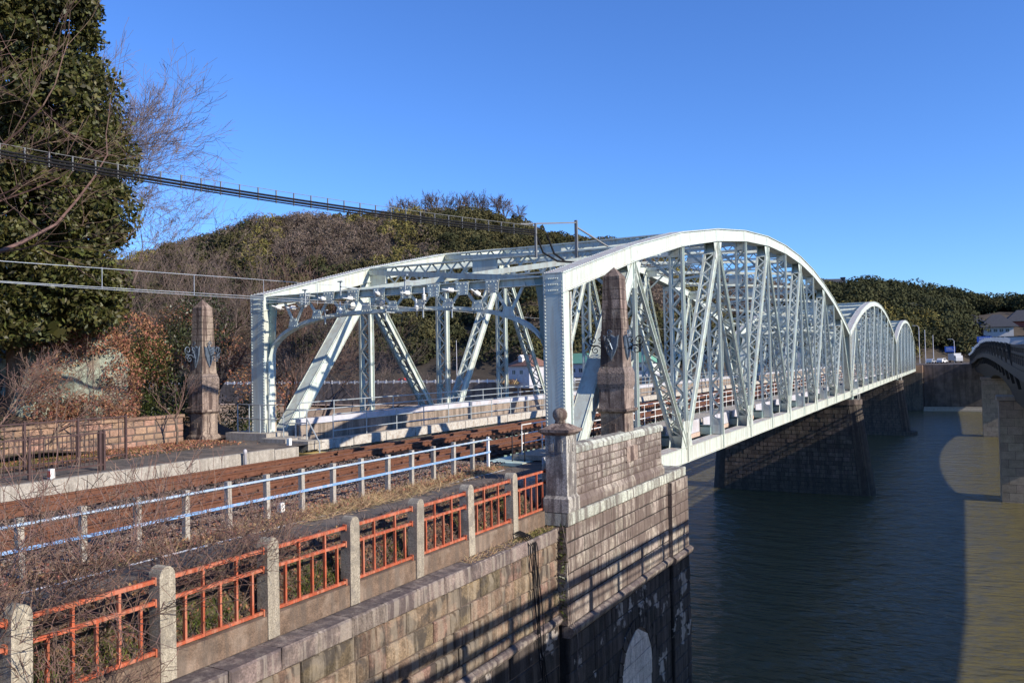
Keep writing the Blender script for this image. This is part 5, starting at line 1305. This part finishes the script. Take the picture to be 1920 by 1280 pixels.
# leafless shrubs on the slope behind the orange railing, close to the photographer
FS = [((.15,-15.6,.7),1.9,31,'leafless shrub behind the nearest orange railing panel'),((-.15,-14.3,.9),1.9,32,'tall twiggy shrub rising above the path behind the second orange panel'),((.2,-13.2,.6),1.5,33,'leafless shrub pushing through the third orange panel'),((.2,-16.9,.7),1.8,34,'dense leafless shrub at the lower left corner'),((-.1,-11.9,.9),1.2,35,'small leafless shrub behind the fourth orange panel'),((.25,-17.9,.6),1.7,36,'leafless shrub at the far left end of the orange railing'),((-.25,-16.2,1.1),1.9,37,'thin sapling standing by the blue fence at the left'),((1.05,-16.2,.05),1.0,38,'leafless bush on the ledge outside the railing')]
for loc, h, sd, lb in FS:
    rng = random.Random(sd); t = thing('leafless_shrub', lb, 'shrub', loc)
    st = MB(); cr = MB()
    for k in range(6):
        d = Vector((rng.gauss(0,.45)+.12, rng.gauss(0,.55), 1)).normalized()
        base = Vector((rng.uniform(-.15,.15), rng.uniform(-.35,.35), -.1)); st.tube([base, base+d*h*.22, base+d*h*.4+Vector((rng.gauss(0,.04),rng.gauss(0,.04),0))], [.013,.011,.009], 5, False)
        for q in range(4): grow(cr, base+d*h*(.15+.08*q), (d+Vector((rng.gauss(0,.7),rng.gauss(0,.8),rng.gauss(0,.25)))).normalized(), h*.46, .0085, 3, rng, (2,3), .24, .05, .68, .65, 3, .0042)
    st.build('stems', M['bark'], t, recalc=False); cr.build('twigs', M['twig'], t, recalc=False)
# ground litter, grass, ballast: uncountable
def scatter(name, label, n, fx, ln, wd, m, droop=0, up=None, cat='litter'):
    P = np.array([fx() for _ in range(n)]); o = quads(name, leafquads(P, ln, wd, droop, NR, up), M[m]); return tag(o, label, cat, kind='stuff')
U = R.uniform
scatter('fallen_leaves', 'brown fallen leaves strewn on the ground at the left', 9000, lambda: (lambda x, y: (x, y, 1.76+U(0,.03)))(-14.1+abs(R.gauss(0,1.0)), U(-14,-1.4)), .10, .055, 'rustleaf')
scatter('fallen_leaves', 'leaves caught along the verge behind the blue fence', 5000, lambda: (U(-3.1,-1.5), U(-18,-.8), 1.235+U(0,.04)), .09, .05, 'rustleaf')
scatter('fallen_leaves', 'dead leaves on the slope behind the orange railing', 5000, lambda: (lambda x: (x, U(-20,-1.5), 1.2-(x+.3)*.88+U(.0,.05)))(U(-.3,.62)), .08, .045, 'rustleaf')
def blades(name, label, pts, h, m, lean=.5, wd=.012, cat='grass'):
    n = len(pts); P = np.array(pts); d = NR.normal(size=(n,3))*lean; d[:,2] = 1; d /= np.linalg.norm(d, axis=1)[:,None]
    L = (h*NR.uniform(.4,1.2,n))[:,None]; s = NR.normal(size=(n,3)); s -= d*(s*d).sum(1)[:,None]; s /= np.linalg.norm(s, axis=1)[:,None]
    bend = NR.normal(size=(n,3))*.25*L; bend[:,2] = -np.abs(bend[:,2])
    Vq = np.empty((n,4,3)); Vq[:,0] = P-s*wd/2; Vq[:,1] = P+s*wd/2; Vq[:,2] = P+d*L+bend+s*wd*.15; Vq[:,3] = P+d*L+bend-s*wd*.15
    return tag(quads(name, Vq.reshape(-1,3), M[m]), label, cat, kind='stuff')
blades('dry_grass', 'straw coloured dry grass along the foot of the blue fence', [(R.gauss(-1.85,.24), U(-11,-1.0) if R.random() < .8 else U(-18,-10), 1.19) for _ in range(9000)], .22, 'drygrass', 1.1)
blades('dry_grass', 'dry stalks lying over the edge of the path', [(R.gauss(-1.5,.2), R.gauss(-7.0,1.6), 1.2) for _ in range(3500)], .30, 'drygrass', 2.2)
blades('dry_grass', 'withered weeds on the slope behind the orange railing', [(lambda x: (x, U(-20,-1.6), 1.18-(x+.3)*.88))(U(-.35,.6)) for _ in range(9000)], .30, 'twigpurple', .9)
blades('green_weeds', 'green weeds showing between the orange bars', [(lambda x: (x, R.choice((-16.3,-15.4,-14.0,-13.6,-11.6,-10.9,-8.8,-6.2,-4.2))+R.gauss(0,.3), 1.12-(x+.3)*.8))(U(.0,.6)) for _ in range(5200)], .22, 'grass', .6)
blades('green_weeds', 'green grass at the foot of the picket fence and wall', [(U(-14,-12.2), R.gauss(-8.5,1.6), 1.76) for _ in range(3500)], .12, 'grass', .8)
blades('moss', 'mossy tufts on the ledge beside the granite pillar', [(U(.88,1.22), R.gauss(-3.9,.55), .03) for _ in range(1100)], .07, 'moss', 1.6, .02)
blades('moss', 'yellowish weeds along the ledge near the hanging cables', [(U(.86,1.2), U(-7.2,-3.0), .03) for _ in range(700)], .14, 'drygrass', 1.4, .012)
blades('reeds', 'dry reeds on the shore of the opposite bank', [(lambda x: (x, U(shore_y(x)-2, wall_y(x)-7), ground_z(x, shore_y(x)+4)-.1))(U(-215,-100)) for _ in range(12000)], 1.6, 'drygrass', .5, .4)
blades('ivy_tuft', 'green creeper at the joint between the two stone walls', [(1.32+U(0,.12), -2.95+U(-.06,.1), U(-2.4,.1)) for _ in range(150)], .10, 'ivy', 1.2, .05)
# ballast stones
def stones():
    mb_v = []; mb_f = []
    def one(c, r):
        o = len(mb_v); v = [(1,0,0),(-1,0,0),(0,1,0),(0,-1,0),(0,0,.8),(0,0,-.8)]
        for p in v: mb_v.append((c[0]+p[0]*r*U(.6,1.3), c[1]+p[1]*r*U(.6,1.3), c[2]+p[2]*r*U(.6,1.2)))
        for f in ((0,2,4),(2,1,4),(1,3,4),(3,0,4),(2,0,5),(1,2,5),(3,1,5),(0,3,5)): mb_f.append([o+i for i in f])
    for _ in range(15000):
        x = U(-3.6,-2.0) if R.random() < .45 else U(-8.95,-2.0)
        one((x, U(-17.5,.2), 1.245+U(-.01,.02)), U(.018,.04))
    me = bpy.data.meshes.new('ballast_stones'); me.from_pydata(mb_v, [], mb_f); me.materials.append(M['ballaststone']); tag(ob('ballast_stones', me), 'loose brown ballast stones around the tracks', 'ballast', kind='stuff')
stones()
# trees told apart along the hill ridge
rng = random.Random(91)
def proto(kind, seed):
    nr = np.random.default_rng(seed)
    t = thing('ridge_tree', 'x', 'tree'); tr = MB(); tr.tube([(0,0,-2),(0,0,5)], [.35,.2], 6); 
    if kind == 'bare':
        cr = MB(); rr = random.Random(seed)
        for k in range(6): grow(cr, (0,0,rr.uniform(2,5)), (rr.gauss(0,.5),rr.gauss(0,.5),1), 3.2, .16, 3, rr, (3,4), .22, .12, .68, .6, 3, .045)
        tr.build('trunk', M['bark'], t, recalc=False); cr.build('crown', M['twigpurple'], t, recalc=False)
    else:
        tr.build('trunk', M['bark'], t, recalc=False); P = []
        for k in range(9):
            a = nr.uniform(0,6.28); r = nr.uniform(0,2.2); P.append(blob_pts((r*math.cos(a),r*math.sin(a),nr.uniform(3,7)), nr.uniform(1.3,2.2,3), 170, nr, .5))
        quads('crown', leafquads(np.concatenate(P), .9, .5, 0, nr), M['hillgreen' if kind == 'green' else 'hilldark'], t)
    return t
protos = {'bare':[proto('bare',s_) for s_ in (1,2,3)], 'green':[proto('green',s_) for s_ in (4,5)], 'dark':[proto('dark',s_) for s_ in (6,7)]}
used = set()
def ridge(x, kind, s, lb, dy=0):
    p0 = protos[kind][rng.randrange(len(protos[kind]))]; ry = float(np.interp(x, RIDGE[:,0], RIDGE[:,1]))+dy
    if id(p0) not in used: used.add(id(p0)); o = p0
    else: o = copy_tree(p0)
    o.location = (x, ry, hill_z(x, ry)-.5); o.scale = (s,s,s); o.rotation_euler = (0,0,rng.uniform(0,6)); o['label'] = lb; o['group'] = {'bare':'leafless trees on the left ridge','green':'evergreens on the left ridge','dark':'round evergreens on the right ridge'}[kind]
for i, x in enumerate(np.linspace(-226, -176, 13)): ridge(float(x)+rng.uniform(-1.5,1.5), 'bare', rng.uniform(1.15,1.5), ORD[i]+' from the left of the leafless trees on the left ridge')
for i, x in enumerate((-252,-246,-238,-232,-176,-170,-166,-160,-150)): ridge(x, 'green', rng.uniform(.9,1.3), ORD[i]+' from the left of the evergreens standing on the left ridge')
for i, x in enumerate((-30,-26,-22,-18,-12,-7,-2,4,9,16,22,27,33)): ridge(x, 'dark', rng.uniform(.6,.95), ORD[i]+' from the left of the round evergreens on the right skyline')
for k in protos:
    for o in protos[k]:
        if id(o) not in used:
            for c in list(o.children): bpy.data.objects.remove(c)
            bpy.data.objects.remove(o)
